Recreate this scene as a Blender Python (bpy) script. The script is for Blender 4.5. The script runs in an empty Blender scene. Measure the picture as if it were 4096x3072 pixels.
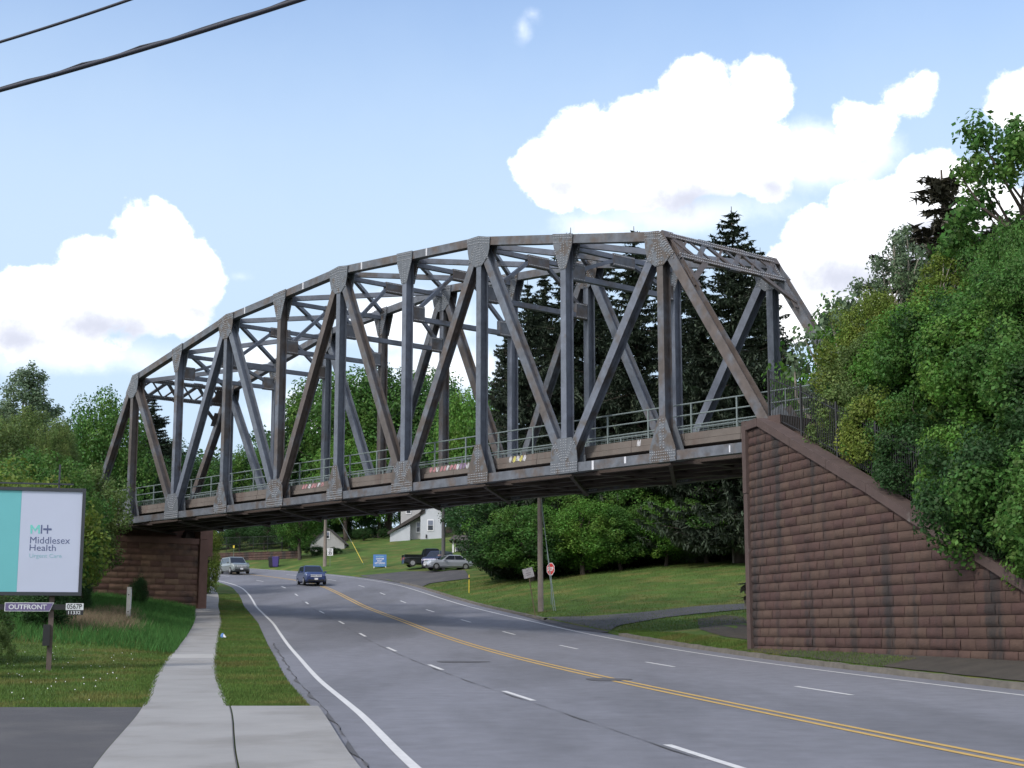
import bpy, math, random
import numpy as np
from mathutils import Vector, Matrix
random.seed(7)
C = bpy.context.scene.collection
R = math.radians
# ------------------------------------------------------------------ camera, light, exposure
EYE = 1.6
FPX = 6000.0; PITCH = 0.1633
scn = bpy.context.scene
cd = bpy.data.cameras.new('camera'); cam = bpy.data.objects.new('camera', cd); C.objects.link(cam)
cd.sensor_width = 36.0; cd.lens = 36.0*FPX/4096.0; cd.clip_start = 0.3; cd.clip_end = 6000
cam.location = (0, 0, EYE); cam.rotation_euler = (math.pi/2+PITCH, 0, 0)
scn.camera = cam
SUN_AZ = R(225); SUN_EL = R(41)          # azimuth clockwise from +Y: the sun stands behind the camera to the left
w = bpy.data.worlds.new('World'); scn.world = w; w.use_nodes = True
wn = w.node_tree.nodes; wl = w.node_tree.links; wn.clear()
scn.view_settings.view_transform = 'Standard'; scn.view_settings.look = 'None'
scn.view_settings.exposure = 0.55; scn.view_settings.gamma = 1
sd = bpy.data.lights.new('sun', 'SUN'); so = bpy.data.objects.new('sun', sd); C.objects.link(so)
sd.energy = 1.7; sd.angle = R(7); sd.color = (1.0, 0.95, 0.88)
tosun = Vector((math.sin(SUN_AZ)*math.cos(SUN_EL), math.cos(SUN_AZ)*math.cos(SUN_EL), math.sin(SUN_EL)))
so.rotation_euler = tosun.to_track_quat('Z', 'Y').to_euler(); so.location = (0, -20, 60)

def azel(px, py):                         # direction of a pixel, only used to take bearings
    x = (px-2048)/FPX; y = (1536-py)/FPX
    dx = x; dy = math.cos(PITCH)-y*math.sin(PITCH); dz = math.sin(PITCH)+y*math.cos(PITCH)
    return dx, dy, dz
def at(px, py, Y):                        # world point at depth Y
    dx, dy, dz = azel(px, py)
    return Vector((dx/dy*Y, Y, dz/dy*Y+EYE))

def world_nodes():
    out = wn.new('ShaderNodeOutputWorld')
    sky = wn.new('ShaderNodeTexSky'); sky.sky_type = 'NISHITA'; sky.sun_disc = False
    sky.sun_elevation = SUN_EL; sky.sun_rotation = SUN_AZ
    sky.air_density = 1.0; sky.dust_density = 2.5; sky.ozone_density = 1.0
    tc = wn.new('ShaderNodeTexCoord')
    sep = wn.new('ShaderNodeSeparateXYZ'); wl.new(tc.outputs['Generated'], sep.inputs[0])
    def M(op, a, b=None, c=None):
        n = wn.new('ShaderNodeMath'); n.operation = op
        for i, v in enumerate((a, b, c)):
            if v is None: continue
            if isinstance(v, (int, float)): n.inputs[i].default_value = v
            else: wl.new(v, n.inputs[i])
        return n.outputs[0]
    az = M('ARCTAN2', sep.outputs[0], sep.outputs[1]); el = M('ARCSINE', sep.outputs[2])
    comb = wn.new('ShaderNodeCombineXYZ'); wl.new(az, comb.inputs[0]); wl.new(el, comb.inputs[1])
    def noise(scale, det, rough):
        n = wn.new('ShaderNodeTexNoise'); n.inputs['Scale'].default_value = scale
        n.inputs['Detail'].default_value = det; n.inputs['Roughness'].default_value = rough
        wl.new(comb.outputs[0], n.inputs['Vector']); return n
    n1 = noise(20, 9, 0.62); n2 = noise(9, 6, 0.6); n3 = noise(60, 5, .6)
    def group(blobs, amp):
        cur = None
        for (x, y, rx, ry) in blobs:
            dx, dy, dz = azel(x*1.8517, y*1.8517); L = math.sqrt(dx*dx+dy*dy+dz*dz)
            a = math.atan2(dx, dy); e = math.asin(dz/L)
            k = 1.8517/FPX
            vs = wn.new('ShaderNodeVectorMath'); vs.operation = 'SUBTRACT'; wl.new(comb.outputs[0], vs.inputs[0]); vs.inputs[1].default_value = (a, e, 0)
            vm = wn.new('ShaderNodeVectorMath'); vm.operation = 'MULTIPLY'; wl.new(vs.outputs[0], vm.inputs[0]); vm.inputs[1].default_value = (1/(rx*k), 1/(ry*k), 0)
            vl = wn.new('ShaderNodeVectorMath'); vl.operation = 'LENGTH'; wl.new(vm.outputs[0], vl.inputs[0])
            v = M('MULTIPLY', M('SUBTRACT', 1.0, vl.outputs['Value']), min(rx, ry)/70.0)
            cur = v if cur is None else M('SMOOTH_MAX', cur, v, .15)
        nn = M('ADD', M('MULTIPLY', M('SUBTRACT', n1.outputs['Fac'], 0.5), amp), M('MULTIPLY', M('SUBTRACT', n3.outputs['Fac'], 0.5), amp*.35))
        return M('ADD', cur, nn)
    crisp = [(325,530,95,100),(250,590,130,90),(390,590,90,85),(440,610,62,70),(150,655,170,85),(20,700,140,75),(330,650,150,80),(100,740,200,50),
             (1500,225,95,105),(1640,215,80,90),(1390,265,100,80),(1560,330,190,105),(1260,295,90,68),(1330,295,95,70),(1195,375,95,80),(1390,385,190,80),(1640,350,95,90),
             (1835,260,50,52),(1822,315,50,58),(1895,265,60,50),(1950,215,50,38),(1985,190,34,26),(1870,320,60,45),
             (2010,395,90,72),(1950,430,80,66),(1850,450,62,58),(1785,510,105,58),(1900,560,190,120),(1715,560,70,44),(1730,650,110,100),(2090,500,140,150),(2000,600,200,100),
             (2190,215,75,72),(2120,470,90,60)]
    soft = [(1480,455,260,60),(1128,60,20,30),(1150,30,20,16),(870,690,190,80),(960,800,170,70),(560,770,160,50),(1300,490,160,40),(520,598,45,16),(1750,330,120,90),
            (1850,330,120,80),(120,760,300,60),(760,900,260,90)]
    def ramp(v, lo, hi):
        m = wn.new('ShaderNodeMapRange'); m.interpolation_type = 'SMOOTHSTEP'; wl.new(v, m.inputs['Value'])
        m.inputs['From Min'].default_value = lo; m.inputs['From Max'].default_value = hi
        return m.outputs[0]
    under = [(230,705,230,62),(40,735,150,60),(420,670,110,45),(1490,430,230,60),(1215,400,85,38),(1660,400,90,50),(1830,600,170,75),(2010,540,120,80),(1860,350,70,30),(2150,540,90,80)]
    fc = group(crisp, 1.7); fs = group(soft, 1.1); fu = group(under, 1.6)
    mc = ramp(fc, -.02, 0.26); ms = M('MULTIPLY', ramp(fs, -0.05, 0.9), 0.8)
    # cloud field for the rest of the sky, away from the view
    vn = wn.new('ShaderNodeTexNoise'); wl.new(tc.outputs['Generated'], vn.inputs['Vector']); vn.inputs['Scale'].default_value = 3.0; vn.inputs['Detail'].default_value = 6
    away = ramp(M('ABSOLUTE', az), 0.42, 0.6)
    ma = M('MULTIPLY', ramp(vn.outputs['Fac'], 0.46, 0.58), away)
    mask = M('MAXIMUM', M('MAXIMUM', mc, ms), ma)
    # cloud brightness: bright tops, slightly grey and bluish undersides
    shade = ramp(M('ADD', fc, M('MULTIPLY', M('SUBTRACT', n2.outputs['Fac'], .5), 2.2)), .9, 2.6)
    shade = M('MAXIMUM', M('MULTIPLY', shade, .4), ramp(fu, -.2, .9))
    cc = wn.new('ShaderNodeMix'); cc.data_type = 'RGBA'; wl.new(shade, cc.inputs[0])
    cc.inputs[6].default_value = (7.2, 7.3, 7.5, 1); cc.inputs[7].default_value = (3.45, 3.6, 4.2, 1)
    tint = wn.new('ShaderNodeMix'); tint.data_type = 'RGBA'; tint.blend_type = 'MULTIPLY'; tint.inputs[0].default_value = 1
    wl.new(sky.outputs[0], tint.inputs[6]); tint.inputs[7].default_value = SKYTINT
    hz = wn.new('ShaderNodeMix'); hz.data_type = 'RGBA'; wl.new(M('MULTIPLY', M('SUBTRACT', 1.0, ramp(M('ADD', el, M('MULTIPLY', M('SUBTRACT', n2.outputs['Fac'], .5), .05)), .24, .46)), .88), hz.inputs[0]); wl.new(tint.outputs[2], hz.inputs[6]); hz.inputs[7].default_value = (2.95, 3.75, 4.7, 1)
    mx = wn.new('ShaderNodeMix'); mx.data_type = 'RGBA'; wl.new(mask, mx.inputs[0]); wl.new(hz.outputs[2], mx.inputs[6]); wl.new(cc.outputs[2], mx.inputs[7])
    bg = wn.new('ShaderNodeBackground'); bg.inputs['Strength'].default_value = 0.15
    wl.new(mx.outputs[2], bg.inputs[0]); wl.new(bg.outputs[0], out.inputs[0])
SKYTINT = (1.2, 1.2, 1.22, 1)
world_nodes()

# ------------------------------------------------------------------ helpers
def tag(o, label=None, cat=None, group=None, kind=None):
    if label: o['label'] = label
    if cat: o['category'] = cat
    if group: o['group'] = group
    if kind: o['kind'] = kind
    return o
def thing(name, label, cat, loc=(0, 0, 0), rz=0.0, group=None):
    o = bpy.data.objects.new(name, None); C.objects.link(o)
    o.location = loc; o.rotation_euler = (0, 0, rz); o.empty_display_size = .3
    return tag(o, label, cat, group)
class MB:
    def __init__(s): s.v = []; s.f = []; s.m = []
    def quad(s, a, b, c, d, mi=0):
        i = len(s.v); s.v += [tuple(a), tuple(b), tuple(c), tuple(d)]; s.f.append((i, i+1, i+2, i+3)); s.m.append(mi)
    def poly(s, pts, mi=0):
        i = len(s.v); s.v += [tuple(p) for p in pts]; s.f.append(tuple(range(i, i+len(pts)))); s.m.append(mi)
    def hexa(s, p, mi=0):                # p: 8 corners, bottom 4 ccw then top 4
        i = len(s.v); s.v += [tuple(q) for q in p]
        for f in ((0,3,2,1),(4,5,6,7),(0,1,5,4),(1,2,6,5),(2,3,7,6),(3,0,4,7)):
            s.f.append(tuple(i+k for k in f)); s.m.append(mi)
    def box(s, c, h, mi=0, ax=None):
        c = Vector(c); ax = ax or (Vector((1,0,0)), Vector((0,1,0)), Vector((0,0,1)))
        P = []
        for sz in (-1, 1):
            for sx, sy in ((-1,-1),(1,-1),(1,1),(-1,1)):
                P.append(c+ax[0]*h[0]*sx+ax[1]*h[1]*sy+ax[2]*h[2]*sz)
        s.hexa(P, mi)
    def beam(s, p0, p1, w, h, side, mi=0):   # box from p0 to p1, h along 'side', w across
        p0 = Vector(p0); p1 = Vector(p1); d = (p1-p0).normalized(); n = (side-d*side.dot(d)).normalized(); b = d.cross(n).normalized()
        P = []
        for q in (p0, p1):
            for a, e in ((-1,-1),(1,-1),(1,1),(-1,1)): P.append(q+b*w/2*a+n*h/2*e)
        s.hexa(P, mi)
    def tube(s, pts, rad, n=8, mi=0, cap=True):
        pts = [Vector(p) for p in pts]
        if not hasattr(rad, '__len__'): rad = [rad]*len(pts)
        base = len(s.v)
        prev = None
        for k, p in enumerate(pts):
            d = (pts[min(k+1, len(pts)-1)]-pts[max(k-1, 0)]).normalized()
            if prev is None:
                a = d.cross(Vector((0,0,1))) if abs(d.z) < .95 else d.cross(Vector((1,0,0)))
            else: a = prev-d*prev.dot(d)
            a.normalize(); b = d.cross(a); prev = a
            for j in range(n):
                t = 2*math.pi*j/n; s.v.append(tuple(p+a*math.cos(t)*rad[k]+b*math.sin(t)*rad[k]))
        for k in range(len(pts)-1):
            for j in range(n):
                i0 = base+k*n+j; i1 = base+k*n+(j+1) % n
                s.f.append((i0, i0+n, i1+n, i1)[::-1]); s.m.append(mi)
        if cap:
            s.f.append(tuple(base+j for j in range(n))); s.m.append(mi)
            s.f.append(tuple(base+(len(pts)-1)*n+j for j in reversed(range(n)))); s.m.append(mi)
    def build(s, name, mats, parent=None, smooth=False, local=False, col=C):
        me = bpy.data.meshes.new(name)
        off = Vector((0,0,0)) if (parent is None or local) else wpos(parent)
        me.from_pydata([(a-off.x, b-off.y, c-off.z) for a, b, c in s.v], [], s.f)
        if not isinstance(mats, (list, tuple)): mats = [mats]
        for m in mats: me.materials.append(m)
        me.polygons.foreach_set('material_index', s.m)
        if smooth: me.polygons.foreach_set('use_smooth', [True]*len(s.f))
        me.update()
        o = bpy.data.objects.new(name, me); col.objects.link(o)
        if parent: o.parent = parent
        return o
def wpos(o):
    p = Vector(o.location); q = o.parent
    while q: p += Vector(q.location); q = q.parent
    return p
def npmesh(name, V, F, mats, mi=None, parent=None, smooth=False):
    me = bpy.data.meshes.new(name); n = len(F); k = F.shape[1]
    me.vertices.add(len(V)); me.vertices.foreach_set('co', np.ascontiguousarray(V, dtype=np.float32).ravel())
    me.loops.add(n*k); me.loops.foreach_set('vertex_index', F.astype(np.int32).ravel())
    me.polygons.add(n); me.polygons.foreach_set('loop_start', np.arange(0, n*k, k, dtype=np.int32)); me.polygons.foreach_set('loop_total', np.full(n, k, dtype=np.int32))
    for m in (mats if isinstance(mats, (list, tuple)) else [mats]): me.materials.append(m)
    if mi is not None: me.polygons.foreach_set('material_index', mi.astype(np.int32))
    if smooth: me.polygons.foreach_set('use_smooth', np.ones(n, dtype=bool))
    me.update(calc_edges=True); me.validate()
    o = bpy.data.objects.new(name, me); C.objects.link(o)
    if parent: o.parent = parent
    return o
def copy_tree(o, parent=None):
    c = o.copy(); C.objects.link(c)
    if parent: c.parent = parent
    for ch in [x for x in bpy.data.objects if x.parent == o]: copy_tree(ch, c)
    return c

# ------------------------------------------------------------------ materials
def mat(name, base, rough=.7, var=0.0, vscale=2.0, col2=None, c2scale=1.0, c2lo=.45, c2hi=.6, metal=0.0, bump=0.0, bscale=30.0, stretch=None,
        objrand=0.0, island=0.0, transl=0.0, spec=.5, coords='Object', detail=6.0):
    m = bpy.data.materials.new(name); m.use_nodes = True; nt = m.node_tree; N = nt.nodes; Lk = nt.links
    b = N['Principled BSDF']; b.inputs['Roughness'].default_value = rough; b.inputs['Metallic'].default_value = metal
    b.inputs['Specular IOR Level'].default_value = spec
    tc = N.new('ShaderNodeTexCoord'); vec = tc.outputs[coords]
    if stretch:
        mp = N.new('ShaderNodeMapping'); mp.inputs['Scale'].default_value = stretch; Lk.new(vec, mp.inputs[0]); vec2 = mp.outputs[0]
    else: vec2 = vec
    rgb = N.new('ShaderNodeRGB'); rgb.outputs[0].default_value = (*base, 1); cur = rgb.outputs[0]
    def nz(sc, v, det=detail):
        n = N.new('ShaderNodeTexNoise'); n.inputs['Scale'].default_value = sc; n.inputs['Detail'].default_value = det; n.inputs['Roughness'].default_value = .6; Lk.new(v, n.inputs['Vector']); return n.outputs['Fac']
    if col2:
        mr = N.new('ShaderNodeMapRange'); mr.inputs['From Min'].default_value = c2lo; mr.inputs['From Max'].default_value = c2hi; mr.interpolation_type = 'SMOOTHSTEP'
        src = nz(c2scale, vec2)
        if objrand:
            oi = N.new('ShaderNodeObjectInfo'); ma = N.new('ShaderNodeMath'); ma.operation = 'MULTIPLY_ADD'; Lk.new(oi.outputs['Random'], ma.inputs[0]); ma.inputs[1].default_value = objrand; ma.inputs[2].default_value = -objrand/2
            ad = N.new('ShaderNodeMath'); Lk.new(src, ad.inputs[0]); Lk.new(ma.outputs[0], ad.inputs[1]); src = ad.outputs[0]
        Lk.new(src, mr.inputs['Value'])
        mx = N.new('ShaderNodeMix'); mx.data_type = 'RGBA'; Lk.new(mr.outputs[0], mx.inputs[0]); Lk.new(cur, mx.inputs[6]); mx.inputs[7].default_value = (*col2, 1); cur = mx.outputs[2]
    if var:
        src = nz(vscale, vec)
        mr = N.new('ShaderNodeMapRange'); mr.inputs['From Min'].default_value = .25; mr.inputs['From Max'].default_value = .75
        mr.inputs['To Min'].default_value = 1-var; mr.inputs['To Max'].default_value = 1+var; Lk.new(src, mr.inputs['Value'])
        hs = N.new('ShaderNodeHueSaturation'); Lk.new(mr.outputs[0], hs.inputs['Value']); Lk.new(cur, hs.inputs['Color']); cur = hs.outputs[0]
    if island:
        g = N.new('ShaderNodeNewGeometry'); mr = N.new('ShaderNodeMapRange'); mr.inputs['To Min'].default_value = 1-island; mr.inputs['To Max'].default_value = 1+island; Lk.new(g.outputs['Random Per Island'], mr.inputs['Value'])
        mh = N.new('ShaderNodeMapRange'); mh.inputs['To Min'].default_value = .485; mh.inputs['To Max'].default_value = .515; Lk.new(g.outputs['Random Per Island'], mh.inputs['Value'])
        hs = N.new('ShaderNodeHueSaturation'); Lk.new(mr.outputs[0], hs.inputs['Value']); Lk.new(mh.outputs[0], hs.inputs['Hue']); Lk.new(cur, hs.inputs['Color']); cur = hs.outputs[0]
    Lk.new(cur, b.inputs['Base Color'])
    if bump:
        bp = N.new('ShaderNodeBump'); bp.inputs['Strength'].default_value = bump; bp.inputs['Distance'].default_value = .05; Lk.new(nz(bscale, vec), bp.inputs['Height']); Lk.new(bp.outputs[0], b.inputs['Normal'])
    if transl:
        t = N.new('ShaderNodeBsdfTranslucent'); Lk.new(cur, t.inputs[0]); ms = N.new('ShaderNodeMixShader'); ms.inputs[0].default_value = transl
        Lk.new(b.outputs[0], ms.inputs[1]); Lk.new(t.outputs[0], ms.inputs[2]); Lk.new(ms.outputs[0], N['Material Output'].inputs[0])
    return m
BROWN = (.08, .067, .061); GREY = (.1, .115, .143)
M = {}
M['steel'] = mat('painted_steel', BROWN, .5, .3, 3.0, GREY, .8, .34, .56, objrand=.4, bump=.15, bscale=12)
M['steel_brown'] = mat('brown_steel', (.088, .071, .064), .55, .35, 3.0, (.1, .11, .13), 1.1, .42, .62, objrand=.2)
M['steel_grey'] = mat('grey_steel', (.118, .134, .17), .5, .32, 2.0, (.08, .07, .064), 1.2, .55, .75, objrand=.2)
M['gusset'] = mat('gusset_steel', (.105, .117, .135), .55, .25, 6, (.08, .065, .056), 2.5, .52, .64, objrand=.25)
M['bolt'] = mat('bolt_steel', (.3, .31, .33), .5, .2, 8)
M['under'] = mat('underside_steel', (.06, .045, .04), .7, .2, 2)
M['chalk'] = mat('chalk_white', (.55, .56, .6), .8)
M['rail'] = mat('galvanised_rail', (.15, .185, .185), .5, .15, 3)
M['deckconc'] = mat('deck_concrete', (.13, .112, .1), .9, .2, 1.5, (.11, .08, .07), 1.0, .5, .7, bump=.2, stretch=(1, 1, .25))
M['stone'] = mat('brown_stone', (.068, .038, .03), .9, .2, 1.3, (.026, .021, .02), .8, .5, .68, bump=.5, bscale=26, stretch=(1.5, 1.5, .11), island=.12)
M['stone_far'] = mat('abutment_stone', (.175, .1, .07), .9, .22, 2.0, (.085, .055, .045), .8, .5, .7, bump=.3, bscale=22, island=.25)
M['coping'] = mat('coping_concrete', (.07, .047, .042), .9, .2, 2, (.13, .12, .11), 1.6, .6, .75, bump=.25)
M['asphalt'] = mat('asphalt', (.152, .156, .18), .9, .16, 2.2, (.108, .111, .127), .16, .42, .62, bump=.3, bscale=60, stretch=(1, .22, 1), detail=10)
M['asphalt_old'] = mat('old_asphalt', (.055, .054, .059), .92, .12, 1.2, (.075, .072, .073), .3, .45, .65, bump=.3, bscale=50)
M['patch'] = mat('asphalt_patch', (.07, .07, .078), .9, .15, 4)
M['white_paint'] = mat('white_road_paint', (.5, .5, .5), .8, .12, 5, (.3, .3, .31), 3.0, .6, .72)
M['yellow_paint'] = mat('yellow_road_paint', (.43, .28, .08), .8, .12, 5, (.25, .2, .12), 3.0, .6, .75)
M['concrete'] = mat('pavement_concrete', (.245, .242, .238), .9, .1, .8, (.2, .195, .188), .5, .45, .65, bump=.2, bscale=40)
M['kerb'] = mat('kerb_stone', (.11, .1, .085), .95, .3, 3, bump=.3, bscale=20)
M['crack'] = mat('crack_seal', (.07, .07, .075), .9)
M['grass'] = mat('mown_grass', (.06, .105, .024), .95, .35, .5, (.105, .115, .034), .45, .46, .64, bump=.5, bscale=25, spec=.15)
M['dirt'] = mat('bare_dirt', (.042, .036, .029), .95, .3, 2, bump=.3)
M['blade'] = mat('grass_blade', (.085, .14, .032), .8, .3, .6, (.14, .145, .045), .45, .45, .64, island=.3, transl=.25, spec=.15)
M['tallblade'] = mat('tall_grass_blade', (.055, .14, .035), .8, .3, .8, island=.3, transl=.25, spec=.15)
M['brush'] = mat('dry_brush', (.16, .12, .075), .9, .3, 1, island=.3)
M['bark'] = mat('bark', (.07, .055, .045), .95, .3, 3, bump=.4, stretch=(3, 3, .5))
M['bark_pale'] = mat('pale_bark', (.26, .24, .2), .9, .3, 3)
M['pole'] = mat('weathered_pole_wood', (.16, .135, .115), .9, .2, 2, stretch=(5, 5, .4), bump=.2)
M['pole_dark'] = mat('dark_pole_wood', (.06, .06, .06), .9, .2, 2)
def leafm(n, c, c2, sp=.35): return mat(n, c, .55, .35, .55, c2, .35, .45, .65, island=.35, transl=.42, spec=.25)
M['lf_mid'] = leafm('leaf_mid_green', (0.070, 0.162, 0.035), (0.121, 0.223, 0.043))
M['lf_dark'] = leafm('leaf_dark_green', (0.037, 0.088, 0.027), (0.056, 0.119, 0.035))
M['lf_bright'] = leafm('leaf_bright_green', (0.094, 0.213, 0.035), (0.163, 0.275, 0.050))
M['lf_yel'] = leafm('leaf_yellow_green', (0.144, 0.204, 0.036), (0.204, 0.240, 0.042))
M['lf_pale'] = leafm('leaf_pale_green', (0.150, 0.213, 0.125), (0.125, 0.188, 0.088))
M['lf_olive'] = leafm('leaf_olive_green', (0.115, 0.176, 0.051), (0.162, 0.216, 0.061))
M['needle'] = mat('spruce_needle', (.036, .054, .032), .8, .4, .7, (.052, .07, .038), .5, .5, .7, island=.4, transl=.1)
M['needle_brown'] = mat('brown_spruce_needle', (.085, .08, .055), .8, .4, .7, (.085, .08, .06), .5, .4, .7, island=.4, transl=.1)
M['white'] = mat('white_paint', (.72, .72, .74), .6, .05, 1)
M['siding'] = mat('white_siding', (.47, .49, .53), .7, .06, 1)
M['siding_grey'] = mat('grey_siding', (.36, .36, .36), .8, .1, 1)
M['roof'] = mat('roof_shingle', (.06, .052, .05), .9, .2, 4)
M['glass'] = mat('window_glass', (.02, .025, .035), .08)
M['black'] = mat('black_metal', (.012, .012, .014), .5)
M['frame'] = mat('billboard_frame', (.03, .035, .045), .6)
M['poster_white'] = mat('poster_white', (.46, .5, .63), .6, .03, 1)
M['poster_teal'] = mat('poster_teal', (.13, .43, .46), .6, .03, 1)
M['logo_green'] = mat('logo_green', (.16, .55, .5), .6)
M['logo_navy'] = mat('logo_navy', (.09, .11, .22), .6)
M['logo_pale'] = mat('logo_pale_green', (.26, .45, .52), .6)
M['purple'] = mat('purple_plate', (.13, .1, .22), .6)
M['plate_white'] = mat('plate_white', (.62, .64, .66), .6)
M['rubber'] = mat('tyre_rubber', (.02, .02, .02), .8)
M['rim'] = mat('wheel_rim', (.45, .46, .48), .35, metal=.6)
M['chrome'] = mat('chrome', (.62, .63, .65), .3, metal=.3)
M['lamp'] = mat('headlight_lens', (.75, .77, .75), .15)
M['tail'] = mat('tail_light', (.4, .02, .02), .3)
M['red'] = mat('stop_sign_red', (.5, .03, .03), .5)
M['yellow'] = mat('yellow_marker', (.65, .5, .05), .6)
M['blue'] = mat('sign_blue', (.06, .17, .42), .6)
M['bin_purple'] = mat('purple_bin', (.05, .035, .17), .5)
M['sign_post'] = mat('green_sign_post', (.12, .17, .12), .6)
def carpaint(n, c, metal=.35): 
    m = mat(n, c, .3, metal=metal); m.node_tree.nodes['Principled BSDF'].inputs['Coat Weight'].default_value = .6; m.node_tree.nodes['Principled BSDF'].inputs['Coat Roughness'].default_value = .08; return m

# ------------------------------------------------------------------ ground form
def hermite(K, V):
    K = np.array(K, float); V = np.array(V, float); m = np.gradient(V, K)
    def f(x):
        x = np.asarray(x, float); xc = np.clip(x, K[0], K[-1]); i = np.clip(np.searchsorted(K, xc)-1, 0, len(K)-2)
        h = K[i+1]-K[i]; t = (xc-K[i])/h
        return (2*t**3-3*t**2+1)*V[i]+(t**3-2*t**2+t)*h*m[i]+(-2*t**3+3*t**2)*V[i+1]+(t**3-t**2)*h*m[i+1]
    return f
P = hermite([-3000,-60,0,8,17,27,38,50,65,85,110,140,175,220,300,420,6000],
            [-1.7,-1.7,-1.68,-1.64,-1.51,-1.36,-1.12,-.82,-.27,.74,2.31,4.57,7.17,10.3,14,16,16])
XC = hermite([-3000,-60,0,18,27,38,50,60,70,80,90,100,110,120,131,145,157,165,175,190,220,300,6000],
             [21,21,9.6,5.85,4.3,2.2,.05,-1.8,-3.65,-5.55,-7.65,-9.8,-11.8,-13.9,-16.6,-21.6,-27.6,-32.5,-40,-54,-85,-140,-140])
def sec(y):
    y = np.asarray(y, float); d = (XC(y+.5)-XC(y-.5)); return np.sqrt(1+d*d)
# bridge frame
BL = 5.35; BO = Vector((-1.5746*BL, 13.2894*BL, 1.151*BL+EYE)); PHI = -.8595
D = Vector((math.cos(PHI), math.sin(PHI), 0)); NN = Vector((-math.sin(PHI), math.cos(PHI), 0)); UP = Vector((0,0,1))
BW = 1.187*BL
H1, H3, H5 = 1.629*BL, 1.996*BL, 2.119*BL
HT = [0, H1, (H1+H3)/2, H3, (H3+H5)/2, H5, (H3+H5)/2, H3, (H1+H3)/2, H1, 0]
def BP(t, k, z): return BO+D*(t-5)*BL+NN*k+UP*z
DECK_Z = BO.z+.95
WA = Vector((8.0, 51.0, 0)); WD = Vector((.272, -.962, 0)).normalized(); WN = Vector((-.962, -.272, 0)).normalized()   # wing wall foot line, outward normal
T_R, T_L = 9.85, .30
def sstep(a, b, x):
    t = np.clip((x-a)/(b-a), 0, 1); return t*t*(3-2*t)
CU_ = [0, 1, 3.5, 6.1, 8.1, 10.6, 12.7, 14.3, 17.4]; CZ_ = [7.9, 8.35, 7.4, 6.6, 5.9, 4.7, 3.7, 2.8, 1.6]
def G(x, y):
    x = np.asarray(x, float); y = np.asarray(y, float)
    p = P(y); s = (x-XC(y))/sec(y)
    # right of the road
    r = np.maximum(s-7.7, 0)
    slope = np.interp(y, [40, 60, 66, 80, 92, 112, 140, 152, 175, 200, 400], [.3, .3, .07, .07, .13, .2, .13, .11, .2, .2, .05]); cap = np.interp(y, [40, 60, 66, 90, 112, 150, 180, 400], [.5, .5, 2, 4.5, 5, 5, 6, 5])
    rr = np.where(s > 7.7, .11+cap*(1-np.exp(-slope*r/cap)), 0)
    # left of the footway
    e = np.maximum(-s-11.1, 0)
    ls = np.interp(y, [42, 56, 100, 130, 170], [.0, .26, .26, .1, .05]); lc = np.interp(y, [42, 56, 80, 100, 130], [.05, .9, 1.7, 1.7, 1.5])
    ll = np.where(s < -7.75, .05, 0)+lc*(1-np.exp(-ls*e/np.maximum(lc, .01)))
    z = p+EYE+np.where(s > 0, rr, ll)
    z = np.where(np.abs(s) < 7.62, p+EYE-.14, z)
    # railway embankments
    bx = x-BO.x; by = y-BO.y
    al = bx*D.x+by*D.y; k = bx*NN.x+by*NN.y; t = al/BL+5; q = np.abs(k-BW/2)
    emb = DECK_Z-.35-.88*np.maximum(0, q-4.6)
    wr = (x-WA.x)*WN.x+(y-WA.y)*WN.y; ws = (x-WA.x)*WD.x+(y-WA.y)*WD.y
    right = (t > T_R+.35) & (wr < -1.15)
    far = emb
    back = np.minimum(np.interp(ws, CU_, CZ_)-.25+.42*(-wr-1.15), DECK_Z+.4)
    z = np.where(right, np.maximum(z, np.maximum(emb, back)), z)
    z = np.where((wr < -1.15) & (t > T_R+.2) & (ws > 15.5) & (k < BW), np.maximum(z, np.minimum(CZ_[-1]-.3-.35*(ws-16)+.42*(-wr-1.15), DECK_Z)), z)
    left = (t < T_L-.42) & (s < -12.9)
    z = np.where(left, np.maximum(z, emb), z)
    return z
def g(x, y): return float(G(x, y))

# ground sheet: rows of constant y, columns follow the road edge lines
ys = np.concatenate([np.array([-3000,-1500,-700,-300,-120,-60,-30,-10,0,5]), np.arange(8, 130, .6), np.arange(130, 240, 1.2), np.array([245,255,270,290,320,360,420,520,700,1000,1500,2500,4500])])
offs = np.concatenate([np.array([-3500,-1800,-900,-400,-200,-140,-110,-90,-75]), np.arange(-65, -12, 1.0), np.array([-11.9,-11.7,-11.4,-11.12,-11.05,-10.2,-9.4,-8.4,-7.8,-7.76,-7.74,-7.6,-4,0,4,7.5,7.6,7.68,7.72,7.8,8.3,9]), np.arange(9.5, 40, .5), np.arange(40, 80, 1.5), np.array([90,110,140,200,400,900,1800,3500])])
YY, SS = np.meshgrid(ys, offs, indexing='ij')
XX = XC(YY)+SS*sec(YY); ZZ = G(XX, YY)
nr, nc = YY.shape
idx = np.arange(nr*nc).reshape(nr, nc)
F = np.stack([idx[:-1,:-1], idx[:-1,1:], idx[1:,1:], idx[1:,:-1]], -1).reshape(-1, 4)
gr = npmesh('ground', np.stack([XX, YY, ZZ], -1).reshape(-1, 3), F, M['grass'], smooth=False)
tag(gr, kind='structure')

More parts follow.
